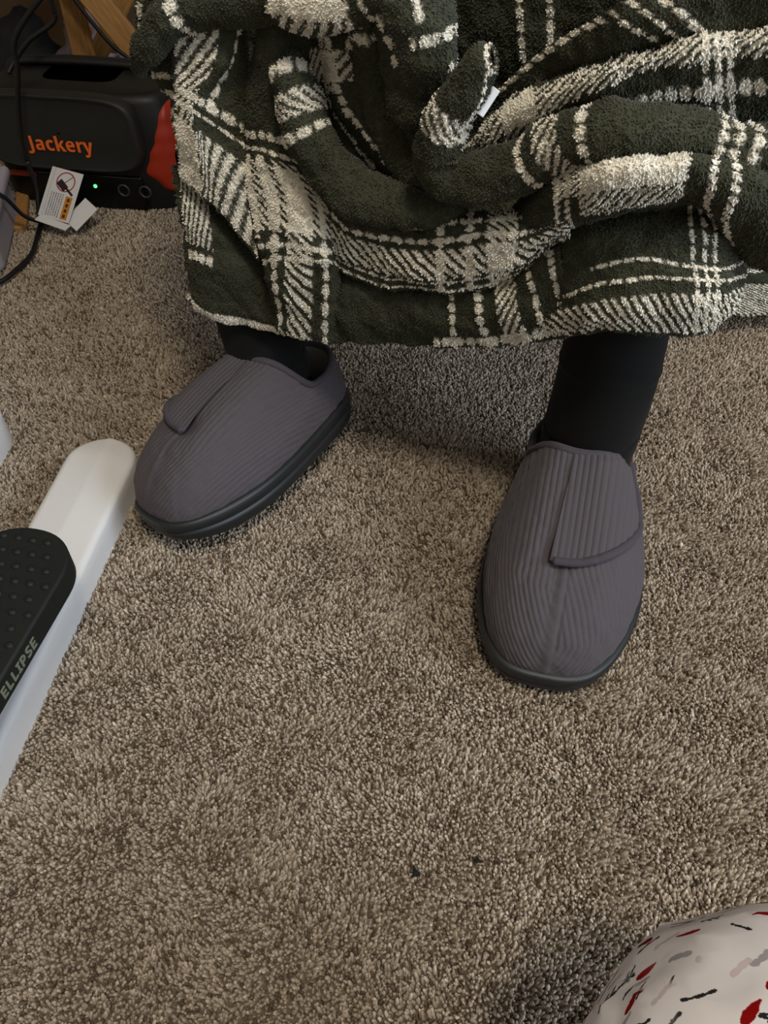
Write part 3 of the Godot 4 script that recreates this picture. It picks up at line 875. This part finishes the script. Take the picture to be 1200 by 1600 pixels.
func build_person() -> void:
	var root := thing("person", "seated person in black socks, legs showing between the plaid blanket and the slippers", "person", Vector3.ZERO)
	var trousers := mat(Color(0.06, 0.06, 0.07), 0.9)
	obj("body", body_mesh([
		[V(18.2, 14, -52.6), 0.032, V(17.5, 38.5, -57), 0.048], [V(17.5, 38.5, -57), 0.049, V(13, 39, -92), 0.058],
		[V(-12.0, 14, -64), 0.032, V(-12.2, 38.5, -69), 0.048], [V(-12.2, 38.5, -69), 0.049, V(-2, 39, -95), 0.058],
		[V(-2, 38.5, -96), 0.06, V(12, 38.5, -94), 0.06]], 0.014, 0.03), trousers, root)
	sock(root, [V(17.3, 4.8, -52.6), V(17.5, 10, -52.4), V(17.7, 16, -52.3), V(17.5, 23, -52.2), V(17.2, 31, -52.6)], [0.037, 0.040, 0.039, 0.0375, 0.042], V(16.0, 5.2, -42.5))
	sock(root, [V(-9.4, 6, -61.2), V(-10.5, 10, -61.9), V(-11.4, 14, -63.4), V(-12.2, 20, -64.5), V(-12.4, 28, -66)], [0.029, 0.035, 0.037, 0.039, 0.042], V(-16.0, 6, -54))

func leggings_texture() -> ImageTexture:
	var s := 1024
	var im := Image.create(s, s, false, Image.FORMAT_RGB8)
	im.fill(Color(0.93, 0.92, 0.92))
	var r := RandomNumberGenerator.new()
	r.seed = 77
	for k in 700:
		var kind := k % 5
		var c := Vector2(r.randf(), r.randf()) * s
		var a := r.randf_range(-0.9, -0.2) + (PI if r.randf() < 0.3 else 0.0)
		var len := r.randf_range(30, 56) if kind == 0 else r.randf_range(16, 46)
		var col := Color(0.55, 0.05, 0.05)
		if kind in [1, 2]: col = Color(0.16, 0.17, 0.18)
		elif kind == 3: col = Color(0.66, 0.65, 0.67)
		elif kind == 4: col = Color(0.84, 0.79, 0.80)
		var bow := r.randf_range(-0.25, 0.25)
		var steps := int(len * 1.5)
		for q in steps:
			var f := float(q) / steps
			var p := c + Vector2.from_angle(a + bow * f) * len * f
			var w: float = (sin(PI * pow(f, 0.6)) * 5.5 + 1.0) if kind == 0 else (1.0 + 2.0 * absf(sin(f * 7.0 + k)) * r.randf())
			if kind > 2: w += 2.0
			for y in range(-int(w), int(w) + 1):
				for x in range(-int(w), int(w) + 1):
					if x * x + y * y <= w * w:
						im.set_pixel(posmod(int(p.x) + x, s), posmod(int(p.y) + y, s), col)
		if kind == 1:
			for b in 4:
				var p := c + Vector2.from_angle(a) * len * (0.2 + 0.2 * b)
				var d := Vector2.from_angle(a + (0.8 if b % 2 else -0.8))
				for q in 14:
					var z := p + d * q
					im.fill_rect(Rect2i(clampi(int(z.x), 0, s - 3), clampi(int(z.y), 0, s - 3), 3, 3), col)
	return ImageTexture.create_from_image(im)

func build_photographer() -> void:
	var root := thing("person", "person in white leggings with red and black print, only the knee showing", "person", Vector3.ZERO)
	var m := mat(Color(0.97, 0.96, 0.97), 0.9, 0.2)
	m.albedo_texture = leggings_texture()
	m.uv1_triplanar = true
	m.uv1_scale = Vector3(3.8, 3.8, 3.8)
	m.uv1_triplanar_sharpness = 40.0
	obj("body", body_mesh([
		[V(16.0, 18.7, -2.9), 0.083, V(14, 17, 34), 0.105], [V(15.8, 18.3, -2.3), 0.079, V(-6, 9, 15), 0.06], [V(-6, 9, 15), 0.055, V(-14, 6, 20), 0.045],
		[V(14, 17, 34), 0.10, V(0, 18, 40), 0.13]], 0.009, 0.03, 0.004), m, root)

# ---------------------------------------------------------------- the elliptical exerciser
func bar_outline(tip: Vector2, dir: Vector2, width: float, length: float, corner := 1.0) -> Array:
	var n := Vector2(-dir.y, dir.x)
	var out := []
	var r := width * 0.5
	for k in 25:
		var a := PI * k / 24
		var ex := pow(absf(sin(a)), corner) * r
		var c := -signf(cos(a)) * pow(absf(cos(a)), corner)
		out.append(tip + dir * (r - ex) + n * (c * r))
	out.append(tip + dir * length + n * r)
	out.append(tip + dir * length - n * r)
	return out

func build_exerciser() -> void:
	var root := thing("pedal_exerciser", "white under-desk elliptical exerciser with a black studded pedal at the left edge", "exerciser", Vector3.ZERO)
	var white := mat(Color(0.84, 0.835, 0.83), 0.38, 0.5)
	var black := mat(Color(0.085, 0.095, 0.085), 0.62, 0.4)
	var dir := Vector2(-0.128, 0.9918)
	# rail: crowned at the tip, with a shallow runner track further on
	var tip := Vector2(-0.2630, -0.590)
	var n := Vector2(-dir.y, dir.x)
	var len := 0.56
	var rows := []
	var ni := 40
	var nj := 90
	for i in ni + 1: rows.append(PackedVector3Array())
	var r := 0.0335
	for j in nj + 1:
		var s := pow(float(j) / nj, 1.6) * len
		var hw := r
		if s < 0.037: hw = r * pow(1.0 - pow(1.0 - s / 0.037, 2.3), 1.0 / 2.3)
		for i in ni + 1:
			var a := float(i) / ni * 2.0 - 1.0
			# profile: side wall up, rounded shoulder, top
			var x := 0.0
			var y := 0.0
			var b := absf(a)
			var top := 0.034 - 0.0035 * smoothstep(0.03, 0.0, s) - 0.008 * smoothstep(0.17, 0.3, s) * smoothstep(0.66, 0.3, b / 0.8)
			if b > 0.86:
				x = hw + 0.001 * (b - 0.86) / 0.14
				y = lerpf(top - 0.005, 0.0, (b - 0.86) / 0.14)
			elif b > 0.76:
				var q := (b - 0.76) / 0.10 * PI * 0.5
				x = hw - 0.005 + 0.005 * sin(q)
				y = top - 0.005 + 0.005 * cos(q)
			else:
				x = maxf(hw - 0.005, 0.0) * b / 0.76
				y = top + 0.0022 * (1.0 - b / 0.76) * smoothstep(0.26, 0.1, s)
			if s < 0.006: y = minf(y, 0.034 - 0.005 * (1.0 - sqrt(1.0 - pow(1.0 - s / 0.006, 2.0))))
			var p := tip + dir * s + n * (x * signf(a))
			rows[i].append(Vector3(p.x, y, p.y))
	obj("rail", smooth_grid(rows, false, false, false), white, root)
	var other := obj("rail", slab(bar_outline(Vector2(-0.4075, -0.640), Vector2(-0.10, 0.995), 0.075, 0.52, 0.9), 0.0, 0.043, 0.006), white, root)
	other.set_meta("label", "second white rail, only its rounded tip in sight")
	# housing between the rails, out of the picture to the left
	obj("housing", rbox(Vector3(0.055, 0.11, 0.27), 0.022, Vector3(-0.342, 0.066, -0.265), 5), white, root)
	# pedal
	var pd := Vector2(-0.212, 0.977)
	var pt := Vector2(-0.2610, -0.410)
	var pn := Vector2(-pd.y, pd.x)
	var ol := bar_outline(pt, pd, 0.080, 0.34, 0.92)
	var pedal := obj("pedal", slab(ol, 0.085, 0.107, 0.0022), black, root)
	var under := obj("roller_bracket", join([slab(bar_outline(pt + pd * 0.016 + pn * 0.008, pd, 0.044, 0.20, 1.0), 0.05, 0.087, 0.003)]), mat(Color(0.07, 0.075, 0.08), 0.4), root)
	var stud := disc(0.0030, 0.0022, 10)
	for a in range(0, 22):
		for b in range(-3, 4):
			var s := 0.012 + a * 0.0125
			var w := b * 0.0118 + (0.0059 if a % 2 else 0.0) - 0.003
			var q := pt + pd * s + pn * w
			var hw := 0.0335
			if s < 0.04: hw = sqrt(maxf(0.0, 0.036 * 0.036 - pow(0.04 - s, 2.0)))
			if absf(w) > hw: continue
			var o := obj("stud", stud, black, pedal)
			o.position = Vector3(q.x, 0.1068, q.y)
	var tm := TextMesh.new()
	tm.text = "ELLIPSE"
	var sf := SystemFont.new()
	sf.font_names = PackedStringArray(["Droid Sans"])
	sf.font_weight = 700
	tm.font = sf
	tm.font_size = 24
	tm.pixel_size = 0.00056
	tm.depth = 0.0006
	var t := obj("lettering", tm, mat(Color(0.42, 0.44, 0.38), 0.6), pedal)
	# stands on the pedal's outer side, reading away from the viewer
	var away := Vector3(-pd.x, 0, -pd.y)
	var up := Vector3.UP
	var outv := away.cross(up)
	var mid := pt + pd * 0.108 - pn * 0.0402
	t.transform = Transform3D(Basis(away * 0.92, up, outv), Vector3(mid.x, 0.0955, mid.y))

# ---------------------------------------------------------------- things under the table
func build_power_station() -> void:
	var root := thing("power_station", "black portable power station with an orange side and an orange brand name on its front", "power station", V(-39.4, 0, -116.0), deg_to_rad(-8.0))
	var dark := mat(Color(0.04, 0.042, 0.042), 0.55)
	var grey := mat(Color(0.10, 0.105, 0.09), 0.6)
	var orange := mat(Color(0.60, 0.15, 0.045), 0.5)
	# body: sides slope in towards the top and the front foot
	var loops := []
	for q in [[0.126, 0.062, 0.0], [0.131, 0.069, 0.006], [0.132, 0.070, 0.05], [0.129, 0.069, 0.10], [0.122, 0.064, 0.142], [0.112, 0.056, 0.153], [0.05, 0.03, 0.155]]:
		var l := PackedVector3Array()
		for k in 65:
			var a := TAU * k / 64
			l.append(Vector3(signf(cos(a)) * pow(absf(cos(a)), 0.42) * q[0], q[2], signf(sin(a)) * pow(absf(sin(a)), 0.42) * q[1]))
		loops.append(l)
	obj("body", loft(loops, true), dark, root)
	# front shell: a rounded panel standing proud of the ports below it
	var shell := []
	for q in [[0.0, 1.0], [0.010, 1.0], [0.014, 0.975], [0.015, 0.93], [0.0125, 0.88], [0.0115, 0.5], [0.0115, 0.02]]:
		var l := PackedVector3Array()
		for k in 81:
			var a := TAU * k / 80
			var x: float = signf(cos(a)) * pow(absf(cos(a)), 0.42) * 0.108 * q[1]
			var y: float = signf(sin(a)) * pow(absf(sin(a)), 0.42) * 0.048 * q[1]
			if y > 0.0: x *= 1.0 - 0.9 * y
			l.append(Vector3(x - 0.016, 0.108 + y, 0.066 + q[0] * 1.2 - 0.06 * maxf(0.0, y)))
		shell.append(l)
	var front := obj("front_panel", loft(shell, false), grey, root)
	var tm := TextMesh.new()
	tm.text = "Jackery"
	var sf := SystemFont.new()
	sf.font_names = PackedStringArray(["Droid Sans"])
	sf.font_weight = 700
	tm.font = sf
	tm.font_size = 32
	tm.pixel_size = 0.00078
	tm.depth = 0.0008
	var t := obj("lettering", tm, mat(Color(0.92, 0.42, 0.12), 0.6), front)
	t.position = Vector3(-0.0165, 0.094, 0.0812)
	# handle over the top
	obj("handle", tube([Vector3(-0.115, 0.145, -0.02), Vector3(-0.095, 0.158, -0.02), Vector3(0.0, 0.161, -0.02), Vector3(0.082, 0.158, -0.02), Vector3(0.104, 0.145, -0.02)], 0.009, 60, 12, 0.7), dark, root)
	# orange panel wrapped round the right-hand corner
	var skin := []
	for j in 41:
		var f := j / 40.0
		var y := lerpf(0.016, 0.142, f)
		var half: float = pow(1.0 - pow(absf(f * 2.0 - 1.0), 6.0), 0.3)
		var left := deg_to_rad(spline1([34.0, 56.0, 68.0, 62.0, 52.0, 42.0, 34.0], f))
		var row := PackedVector3Array()
		for i in 41:
			var g := i / 40.0
			var a := lerpf(deg_to_rad(-8.0) + (left - deg_to_rad(-8.0)) * half, deg_to_rad(-8.0) - deg_to_rad(42.0) * half, g)
			var w: float = spline1([0.127, 0.132, 0.1325, 0.1315, 0.1295, 0.126, 0.121], f)
			var d: float = spline1([0.063, 0.070, 0.0705, 0.070, 0.069, 0.067, 0.063], f)
			var lift: float = 0.0035 * pow(clampf(minf(g, 1.0 - g) * 12.0, 0.0, 1.0), 0.5) * clampf(minf(f, 1.0 - f) * 12.0, 0.0, 1.0)
			row.append(Vector3(signf(cos(a)) * pow(absf(cos(a)), 0.42) * (w + lift), y, signf(sin(a)) * pow(absf(sin(a)), 0.42) * (d + lift)))
		skin.append(row)
	obj("side_panel", smooth_grid(skin, false, false, false), orange, root).set_meta("label", "orange panel round the corner")
	# ports below the front shell
	obj("port_panel", rbox(Vector3(0.16, 0.048, 0.008), 0.003, Vector3(0.0, 0.028, 0.069)), mat(Color(0.03, 0.03, 0.032), 0.25), root)
	var strip := obj("label_strip", rbox(Vector3(0.04, 0.008, 0.002), 0.0008, Vector3(-0.088, 0.048, 0.0735)), mat(Color(0.45, 0.15, 0.04), 0.6), root)
	strip.set_meta("label", "orange strip under the front panel")
	for q in [[0.052, 0.033, 0.0075, Color(0.2, 0.2, 0.21)], [0.082, 0.033, 0.0075, Color(0.2, 0.2, 0.21)]]:
		var ring := []
		for k in 16: ring.append(Vector3(q[0] + cos(TAU * k / 16) * q[2], q[1] + sin(TAU * k / 16) * q[2], 0.074))
		obj("port", tube(ring, 0.0014, 32, 8, 1.0, Vector3.BACK, true), mat(q[3], 0.3), root)
	var led := mat(Color(0.3, 1.0, 0.5), 0.4)
	led.emission_enabled = true
	led.emission = Color(0.35, 1.0, 0.55)
	led.emission_energy_multiplier = 1.2
	obj("indicator_light", disc(0.0026, 0.002, 12), led, root).transform = Transform3D(Basis(Vector3.RIGHT, PI * 0.5), Vector3(0.012, 0.036, 0.073))
	# rubber feet
	for s in [[-1, -1], [1, -1], [-1, 1], [1, 1]]:
		obj("foot", disc(0.012, -0.003, 14, Vector3(s[0] * 0.10, 0.002, s[1] * 0.045)), mat(Color(0.03, 0.03, 0.03), 0.9), root)

func tag_texture() -> ImageTexture:
	var im := Image.create(256, 384, false, Image.FORMAT_RGB8)
	im.fill(Color(0.9, 0.9, 0.9))
	im.fill_rect(Rect2i(28, 0, 3, 384), Color(0.6, 0.6, 0.62))
	for y in 384:
		for x in 256:
			var d := Vector2(x - 140, y - 90).length()
			if absf(d - 72.0) < 5.0: im.set_pixel(x, y, Color(0.62, 0.25, 0.3))
			elif d < 72.0 and absf((x - 140) + (y - 90) * 0.9) < 5.0: im.set_pixel(x, y, Color(0.62, 0.25, 0.3))
			var q := Vector2(x - 120, y - 118).rotated(-0.6)
			if absf(q.x) < 44.0 and absf(q.y) < 26.0 or (q.x > 20.0 and q.x < 118.0 and absf(q.y + 8.0) < 9.0): im.set_pixel(x, y, Color(0.13, 0.04, 0.07))
	for k in 6:
		for w in 11:
			im.fill_rect(Rect2i(52 + k * 19, 184 + w * 17, 8, 10 + (w * 7 + k * 5) % 6), Color(0.45, 0.45, 0.47))
	im.fill_rect(Rect2i(176, 192, 56, 180), Color(0.82, 0.53, 0.12))
	for k in 4: im.fill_rect(Rect2i(192, 206 + k * 42, 22, 26), Color(0.25, 0.14, 0.05))
	return ImageTexture.create_from_image(im)

func cable(label: String, pts: Array, r: float, c := Color(0.035, 0.037, 0.04)) -> void:
	tag(obj("cable", tube(pts, r, 120, 8), mat(c, 0.5)), label, "cable")

func build_under_table() -> void:
	# folding table: four legs that cross in pairs, the top above the picture
	var wood := mat(Color(0.68, 0.52, 0.31), 0.55)
	var tex := NoiseTexture2D.new()
	var nz := FastNoiseLite.new()
	nz.seed = 5
	nz.frequency = 0.02
	tex.noise = nz
	tex.width = 256
	tex.height = 256
	tex.seamless = true
	var ramp := Gradient.new()
	ramp.set_color(0, Color(0.78, 0.72, 0.62))
	ramp.set_color(1, Color(1, 1, 1))
	tex.color_ramp = ramp
	wood.albedo_texture = tex
	wood.uv1_triplanar = true
	wood.uv1_scale = Vector3(30, 3, 30)
	var tb := thing("folding_table", "tan wooden folding table with crossed legs behind the power station", "table", Vector3.ZERO)
	for q in [[V(-43.6, 34, -131), V(-43.9, 0, -131), 0.032], [V(-47.7, 34, -127), V(-25.7, 0, -127), 0.034], [V(-26, 34, -136), V(-51.3, 0, -136), 0.026], [V(-66, 34, -131), V(-72, 0, -137), 0.030]]:
		var d: Vector3 = (q[1] - q[0])
		var y := d.normalized()
		var e: Vector3 = q[0] - y * 0.34
		var x := y.cross(Vector3(0.3, 0, 1)).normalized()
		var o := obj("leg", rbox(Vector3(q[2], (q[1] - e).length(), 0.018), 0.003), wood, tb)
		o.transform = Transform3D(Basis(x, y, x.cross(y)), (e + q[1]) * 0.5)
	obj("tabletop", rbox(Vector3(0.72, 0.02, 0.5), 0.006, Vector3(-0.52, 0.67, -1.28)), wood, tb)
	# brown cardboard carton at the back left
	var card := mat(Color(0.40, 0.30, 0.19), 0.85)
	var cb := thing("carton", "brown cardboard carton behind the power station under the table", "box", V(-60, 0, -168), deg_to_rad(6))
	obj("body", rbox(Vector3(0.34, 0.30, 0.22), 0.004, Vector3(0, 0.15, 0)), card, cb)
	var fl := obj("lid_flap", rbox(Vector3(0.33, 0.004, 0.11), 0.0015), card, cb)
	fl.position = Vector3(0, 0.315, 0.15)
	fl.rotation.x = 0.5
	# black bag
	var bag := thing("bag", "black soft bag slumped between the carton and the table legs", "bag", V(-59.5, 0, -145.5))
	obj("body", body_mesh([[V(-3, 6, 0), 0.055, V(3.0, 11, 1), 0.032], [V(-5, 5, 0), 0.05, V(5, 4, 1), 0.05]], 0.009, 0.02, 0.006), mat(Color(0.025, 0.025, 0.03), 0.8), bag)
	# pale cloth with a red spot
	tag(obj("cloth", body_mesh([[V(-49, 8, -144.5), 0.03, V(-44, 17, -145.5), 0.032], [V(-50, 4, -144.5), 0.04, V(-42, 4, -145), 0.04]], 0.008, 0.02, 0.012), mat(Color(0.55, 0.50, 0.53), 0.9)), "crumpled pale pink cloth seen between the table legs", "cloth")
	tag(obj("ball", body_mesh([[V(-46.3, 12.6, -140.5), 0.011, V(-46.0, 12.4, -140.5), 0.011]], 0.003, 0.01), mat(Color(0.66, 0.22, 0.16), 0.7)), "small red ball resting on the pale cloth", "ball")
	# white carton and a wood strip at the left edge
	var wc := thing("storage_box", "pale white box at the left edge beside the power station", "box", V(-57.2, 0, -98.6), deg_to_rad(10))
	var pale := mat(Color(0.62, 0.60, 0.64), 0.6)
	obj("body", rbox(Vector3(0.17, 0.055, 0.16), 0.012, Vector3(0, 0.0275, 0)), pale, wc)
	obj("lid", rbox(Vector3(0.178, 0.016, 0.168), 0.007, Vector3(0, 0.06, 0)), pale, wc)
	var ws := obj("wood_strip", rbox(Vector3(0.018, 0.012, 0.17), 0.003), wood)
	ws.position = V(-50.6, 0.6, -110.5)
	ws.rotation.y = 0.25
	tag(ws, "thin strip of tan wood between the pale box and the power station", "wood")
	# cables
	cable("black cable hanging down in front of the power station", [V(-36.5, 29, -106.5), V(-42.8, 23.2, -106.2), V(-43.9, 19.3, -106), V(-45.2, 14.9, -105.8), V(-46.1, 10.1, -105.6), V(-45.9, 5.4, -105.4), V(-46.2, 1.6, -104)], 0.0032)
	cable("black cable trailing from the power station across the carpet to the left edge", [V(-45.2, 2.2, -106.5), V(-46.0, 1.1, -104), V(-45.4, 1.1, -99.4), V(-45.0, 1.1, -95.5), V(-45.8, 1.1, -92), V(-47.5, 1.1, -88.6), V(-53, 1.1, -84)], 0.0030)
	cable("thin black cable curving to the left edge over the pale box", [V(-45.4, 1.3, -103), V(-46.8, 3.4, -101), V(-49.0, 7.4, -99.6), V(-56, 7.4, -99), V(-64, 7.4, -100)], 0.0026)
	cable("black cable looping up from the top of the power station toward the carton", [V(-48.6, 16.0, -114), V(-47.4, 17.4, -115), V(-45.1, 19.5, -115.5), V(-41.6, 21.5, -116), V(-41.2, 23.5, -116), V(-41.4, 29, -116)], 0.0032)
	cable("black cable hanging diagonally across the crossed table legs", [V(-44.5, 28.0, -124.5), V(-41.9, 22.8, -124.5), V(-38.0, 16.3, -124.7), V(-35.2, 13.4, -125), V(-28, 5, -125.2)], 0.0028)
	# warning tag on the cord
	var tg := thing("warning_tag", "white folded warning tag with a crossed-out red circle and an orange panel", "tag", V(-42.6, 1.4, -104.4))
	var paper := mat(Color(0.86, 0.86, 0.87), 0.6)
	paper.albedo_texture = tag_texture()
	var pm := PlaneMesh.new()
	pm.size = Vector2(0.046, 0.066)
	var sheet := obj("sheet", join([[pm, Transform3D(Basis(), Vector3(0, 0.0006, 0))]]), paper, tg)
	var plain := mat(Color(0.8, 0.8, 0.81), 0.6)
	obj("backing", rbox(Vector3(0.047, 0.001, 0.067), 0.0004, Vector3(0, 0, 0)), plain, sheet)
	sheet.transform = Transform3D(Basis.from_euler(Vector3(0.72, -0.42, -0.10)), Vector3(0.0, 0.031, 0.0))
	var f2 := obj("fold", rbox(Vector3(0.048, 0.001, 0.012), 0.0004), plain, tg)
	f2.transform = Transform3D(Basis.from_euler(Vector3(0.1, -0.42, -0.10)), Vector3(-0.009, 0.0085, 0.031))
	var f3 := obj("second_leaf", rbox(Vector3(0.026, 0.001, 0.04), 0.0004), plain, tg)
	f3.transform = Transform3D(Basis.from_euler(Vector3(0.5, -0.9, -0.3)), Vector3(0.027, 0.014, 0.02))

# ---------------------------------------------------------------- carpet
func build_carpet(floor_node: Node) -> void:
	var where: Array[Transform3D] = []
	var tint := PackedColorArray()
	var lie := FastNoiseLite.new()
	lie.seed = 21
	lie.frequency = 0.011
	lie.fractal_octaves = 3
	var step := 0.00195
	var z := -1.32
	while z < 0.12:
		var x := -0.95
		while x < 0.95:
			var p := Vector3(x + (rng.randf() - 0.5) * step * 1.3, -0.001, z + (rng.randf() - 0.5) * step * 1.3)
			var beyond := absf(p.x) > 0.29 - p.z * 0.46
			x += step
			if beyond and (absf(p.x) > 0.85 - p.z * 0.1 or rng.randf() > 0.3): continue
			var a := lie.get_noise_2d(p.x * 1000.0, p.z * 1000.0)
			var b := lie.get_noise_2d(p.x * 1000.0 + 4000.0, p.z * 1000.0)
			var lean := Vector3(a * 0.6 + rng.randf_range(-0.3, 0.3), 1.0, b * 0.6 + 0.1 + rng.randf_range(-0.3, 0.3)).normalized()
			var side := lean.cross(Vector3(cos(rng.randf() * TAU), 0.1, sin(rng.randf() * TAU))).normalized()
			var s := rng.randf_range(0.7, 1.25) * (1.75 if beyond else 1.0)
			where.append(Transform3D(Basis(side, lean, side.cross(lean)) * s, p))
			var tone := rng.randf()
			var c := Color(0.40, 0.335, 0.265)
			if tone < 0.17: c = Color(0.14, 0.105, 0.075)
			elif tone < 0.36: c = Color(0.30, 0.245, 0.185)
			elif tone > 0.9: c = Color(0.52, 0.45, 0.37)
			c *= rng.randf_range(0.85, 1.15)
			tint.append(c)
		z += step
	var m := mat(Color.WHITE, 0.95, 0.15)
	m.vertex_color_use_as_albedo = true
	scatter("carpet_pile", fibre(0.00125, 0.0060, 0.0008, 5), m, where, tint, floor_node)

# ---------------------------------------------------------------- room
func box_mesh(lo: Vector3, hi: Vector3) -> ArrayMesh:
	return rbox(hi - lo, 0.001, (lo + hi) * 0.5, 1)

func build_room() -> void:
	var paint := mat(Color(0.62, 0.58, 0.52), 0.9)
	var back := tag(obj("wall_back", box_mesh(Vector3(-1.6, 0, -2.1), Vector3(1.9, 2.4, -2.0)), paint), "plain painted wall behind the seated person", "wall", "", "structure")
	tag(obj("wall_left", box_mesh(Vector3(-1.7, 0, -2.1), Vector3(-1.6, 2.4, 2.1)), paint), "plain painted wall on the left of the room", "wall", "", "structure")
	tag(obj("wall_front", box_mesh(Vector3(-1.6, 0, 2.0), Vector3(1.9, 2.4, 2.1)), paint), "plain painted wall behind the photographer", "wall", "", "structure")
	tag(obj("wall_right", join([box_mesh(Vector3(1.9, 0, -2.1), Vector3(2.0, 0.8, 2.1)), box_mesh(Vector3(1.9, 2.1, -2.1), Vector3(2.0, 2.4, 2.1)), box_mesh(Vector3(1.9, 0.8, -2.1), Vector3(2.0, 2.1, -0.1)), box_mesh(Vector3(1.9, 0.8, 1.7), Vector3(2.0, 2.1, 2.1))]), paint), "painted wall on the right with the window in it", "wall", "", "structure")
	tag(obj("ceiling", box_mesh(Vector3(-1.7, 2.4, -2.1), Vector3(2.0, 2.5, 2.1)), mat(Color(0.85, 0.84, 0.82), 0.9)), "white flat ceiling of the room", "ceiling", "", "structure")
	var w := Node3D.new()
	w.name = "window_1"
	add_child(w)
	tag(w, "wide white framed window in the right wall", "window", "", "structure")
	var fm := mat(Color(0.85, 0.85, 0.85), 0.5)
	obj("window_frame", join([box_mesh(Vector3(1.92, 0.8, -0.1), Vector3(1.98, 0.85, 1.7)), box_mesh(Vector3(1.92, 2.05, -0.1), Vector3(1.98, 2.1, 1.7)), box_mesh(Vector3(1.92, 0.85, -0.1), Vector3(1.98, 2.05, -0.05)), box_mesh(Vector3(1.92, 0.85, 1.65), Vector3(1.98, 2.05, 1.7)), box_mesh(Vector3(1.93, 0.85, 0.78), Vector3(1.97, 2.05, 0.82))]), fm, w)
	var glass := StandardMaterial3D.new()
	glass.albedo_color = Color(1, 1, 1, 0.06)
	glass.transparency = BaseMaterial3D.TRANSPARENCY_ALPHA
	glass.roughness = 0.02
	obj("pane", box_mesh(Vector3(1.945, 0.85, -0.05), Vector3(1.95, 2.05, 0.78)), glass, w)
	obj("pane", box_mesh(Vector3(1.945, 0.85, 0.82), Vector3(1.95, 2.05, 1.65)), glass, w)

func _ready() -> void:
	rng.seed = 4
	wob.seed = 3
	wob.frequency = 0.1
	fine.seed = 8
	fine.frequency = 0.5
	var cam := Camera3D.new()
	cam.name = "camera"
	cam.fov = 2.0 * rad_to_deg(atan(800.0 / 1300.0))
	cam.near = 0.02
	cam.position = Vector3(0, 0.58, 0)
	cam.rotation_degrees = Vector3(-48, 0, 0)
	add_child(cam)
	cam.current = true
	var env := Environment.new()
	var sky := Sky.new()
	var sm := ProceduralSkyMaterial.new()
	sm.sky_top_color = Color(0.55, 0.68, 0.9)
	sm.sky_horizon_color = Color(0.85, 0.9, 0.98)
	sm.ground_bottom_color = Color(0.35, 0.34, 0.32)
	sm.ground_horizon_color = Color(0.6, 0.6, 0.58)
	sky.sky_material = sm
	env.background_mode = Environment.BG_SKY
	env.sky = sky
	env.tonemap_mode = Environment.TONE_MAPPER_LINEAR
	env.tonemap_exposure = 1.52
	env.sdfgi_enabled = true
	env.ssao_enabled = true
	env.ssil_enabled = true
	var we := WorldEnvironment.new()
	we.name = "environment"
	we.environment = env
	add_child(we)
	# daylight through the window, and the ceiling lamp
	var day := AreaLight3D.new()
	day.name = "window_daylight"
	day.area_size = Vector2(1.7, 1.2)
	day.light_color = Color(0.90, 0.95, 1.0)
	day.light_energy = 4.2
	day.area_range = 8.0
	day.shadow_enabled = true
	add_child(day)
	day.position = Vector3(1.88, 1.45, 0.8)
	day.rotation_degrees = Vector3(0, 90, 0)
	var lamp := thing("ceiling_lamp", "round flush ceiling lamp with a glowing white shade", "lamp", Vector3(0.3, 2.4, 0.4))
	var glow := mat(Color(0.9, 0.88, 0.84), 0.5)
	glow.emission_enabled = true
	glow.emission = Color(1.0, 0.93, 0.82)
	glow.emission_energy_multiplier = 1.0
	obj("lamp_shade", disc(0.19, -0.07, 32), glow, lamp)
	var bulb := AreaLight3D.new()
	bulb.name = "ceiling_light"
	bulb.area_size = Vector2(0.36, 0.36)
	bulb.light_color = Color(1.0, 0.95, 0.87)
	bulb.light_energy = 2.0
	bulb.area_range = 8.0
	bulb.shadow_enabled = true
	lamp.add_child(bulb)
	bulb.position = Vector3(0, -0.085, 0)
	bulb.rotation_degrees = Vector3(-90, 0, 0)
	build_room()
	var ground := obj("floor", box_mesh(Vector3(-1.7, -0.05, -2.1), Vector3(2.0, 0.0, 2.1)), mat(Color(0.40, 0.35, 0.29), 0.95))
	tag(ground, "speckled tan carpeted floor", "carpet", "", "structure")
	build_carpet(ground)
	build_blanket()
	build_person()
	slipper("slipper", "grey corduroy slipper pointing at the viewer, its bound flap in full sight", V(18.1, 0, -57.2), deg_to_rad(-14.0), false)
	var turned := slipper("slipper", "grey corduroy slipper turned sideways, its toe beside the white rail", V(-4.5, 1.7, -64.7), deg_to_rad(-41), true)
	turned.rotation.z = deg_to_rad(12.0)
	turned.scale = Vector3.ONE * 0.92
	build_photographer()
	build_exerciser()
	build_under_table()
	build_power_station()
	# bits on the carpet
	var lint := mat(Color(0.03, 0.035, 0.035), 0.9)
	for q in [[V(2.1, 0.9, -19.2), "dark fluff speck on the carpet, the larger of two below the slippers"], [V(6.3, 0.9, -20.0), "dark fluff speck on the carpet, the fainter one toward the printed knee"]]:
		var k := 1.0 if q[0].x < 0.04 else 0.75
		tag(obj("lint", body_mesh([[q[0], 0.0016 * k, q[0] + V(0.25, 0.05, 0.2) * k, 0.0009], [q[0], 0.0014 * k, q[0] + V(-0.15, 0.1, 0.25) * k, 0.0008], [q[0], 0.0012 * k, q[0] + V(-0.1, 0.05, -0.3) * k, 0.0007]], 0.0007, 0.001), lint), q[1], "lint")
	tag(obj("crumb", disc(0.0018, 0.0025, 8, V(26.5, 0.85, -47.5)), mat(Color(0.85, 0.8, 0.7), 0.8)), "tiny white crumb on the carpet beside the flapped slipper", "crumb")
	tag(obj("crumb", disc(0.0022, 0.003, 8, V(13.4, 0.85, -77.1)), mat(Color(0.75, 0.45, 0.18), 0.8)), "tiny orange crumb on the carpet just below the blanket hem", "crumb")
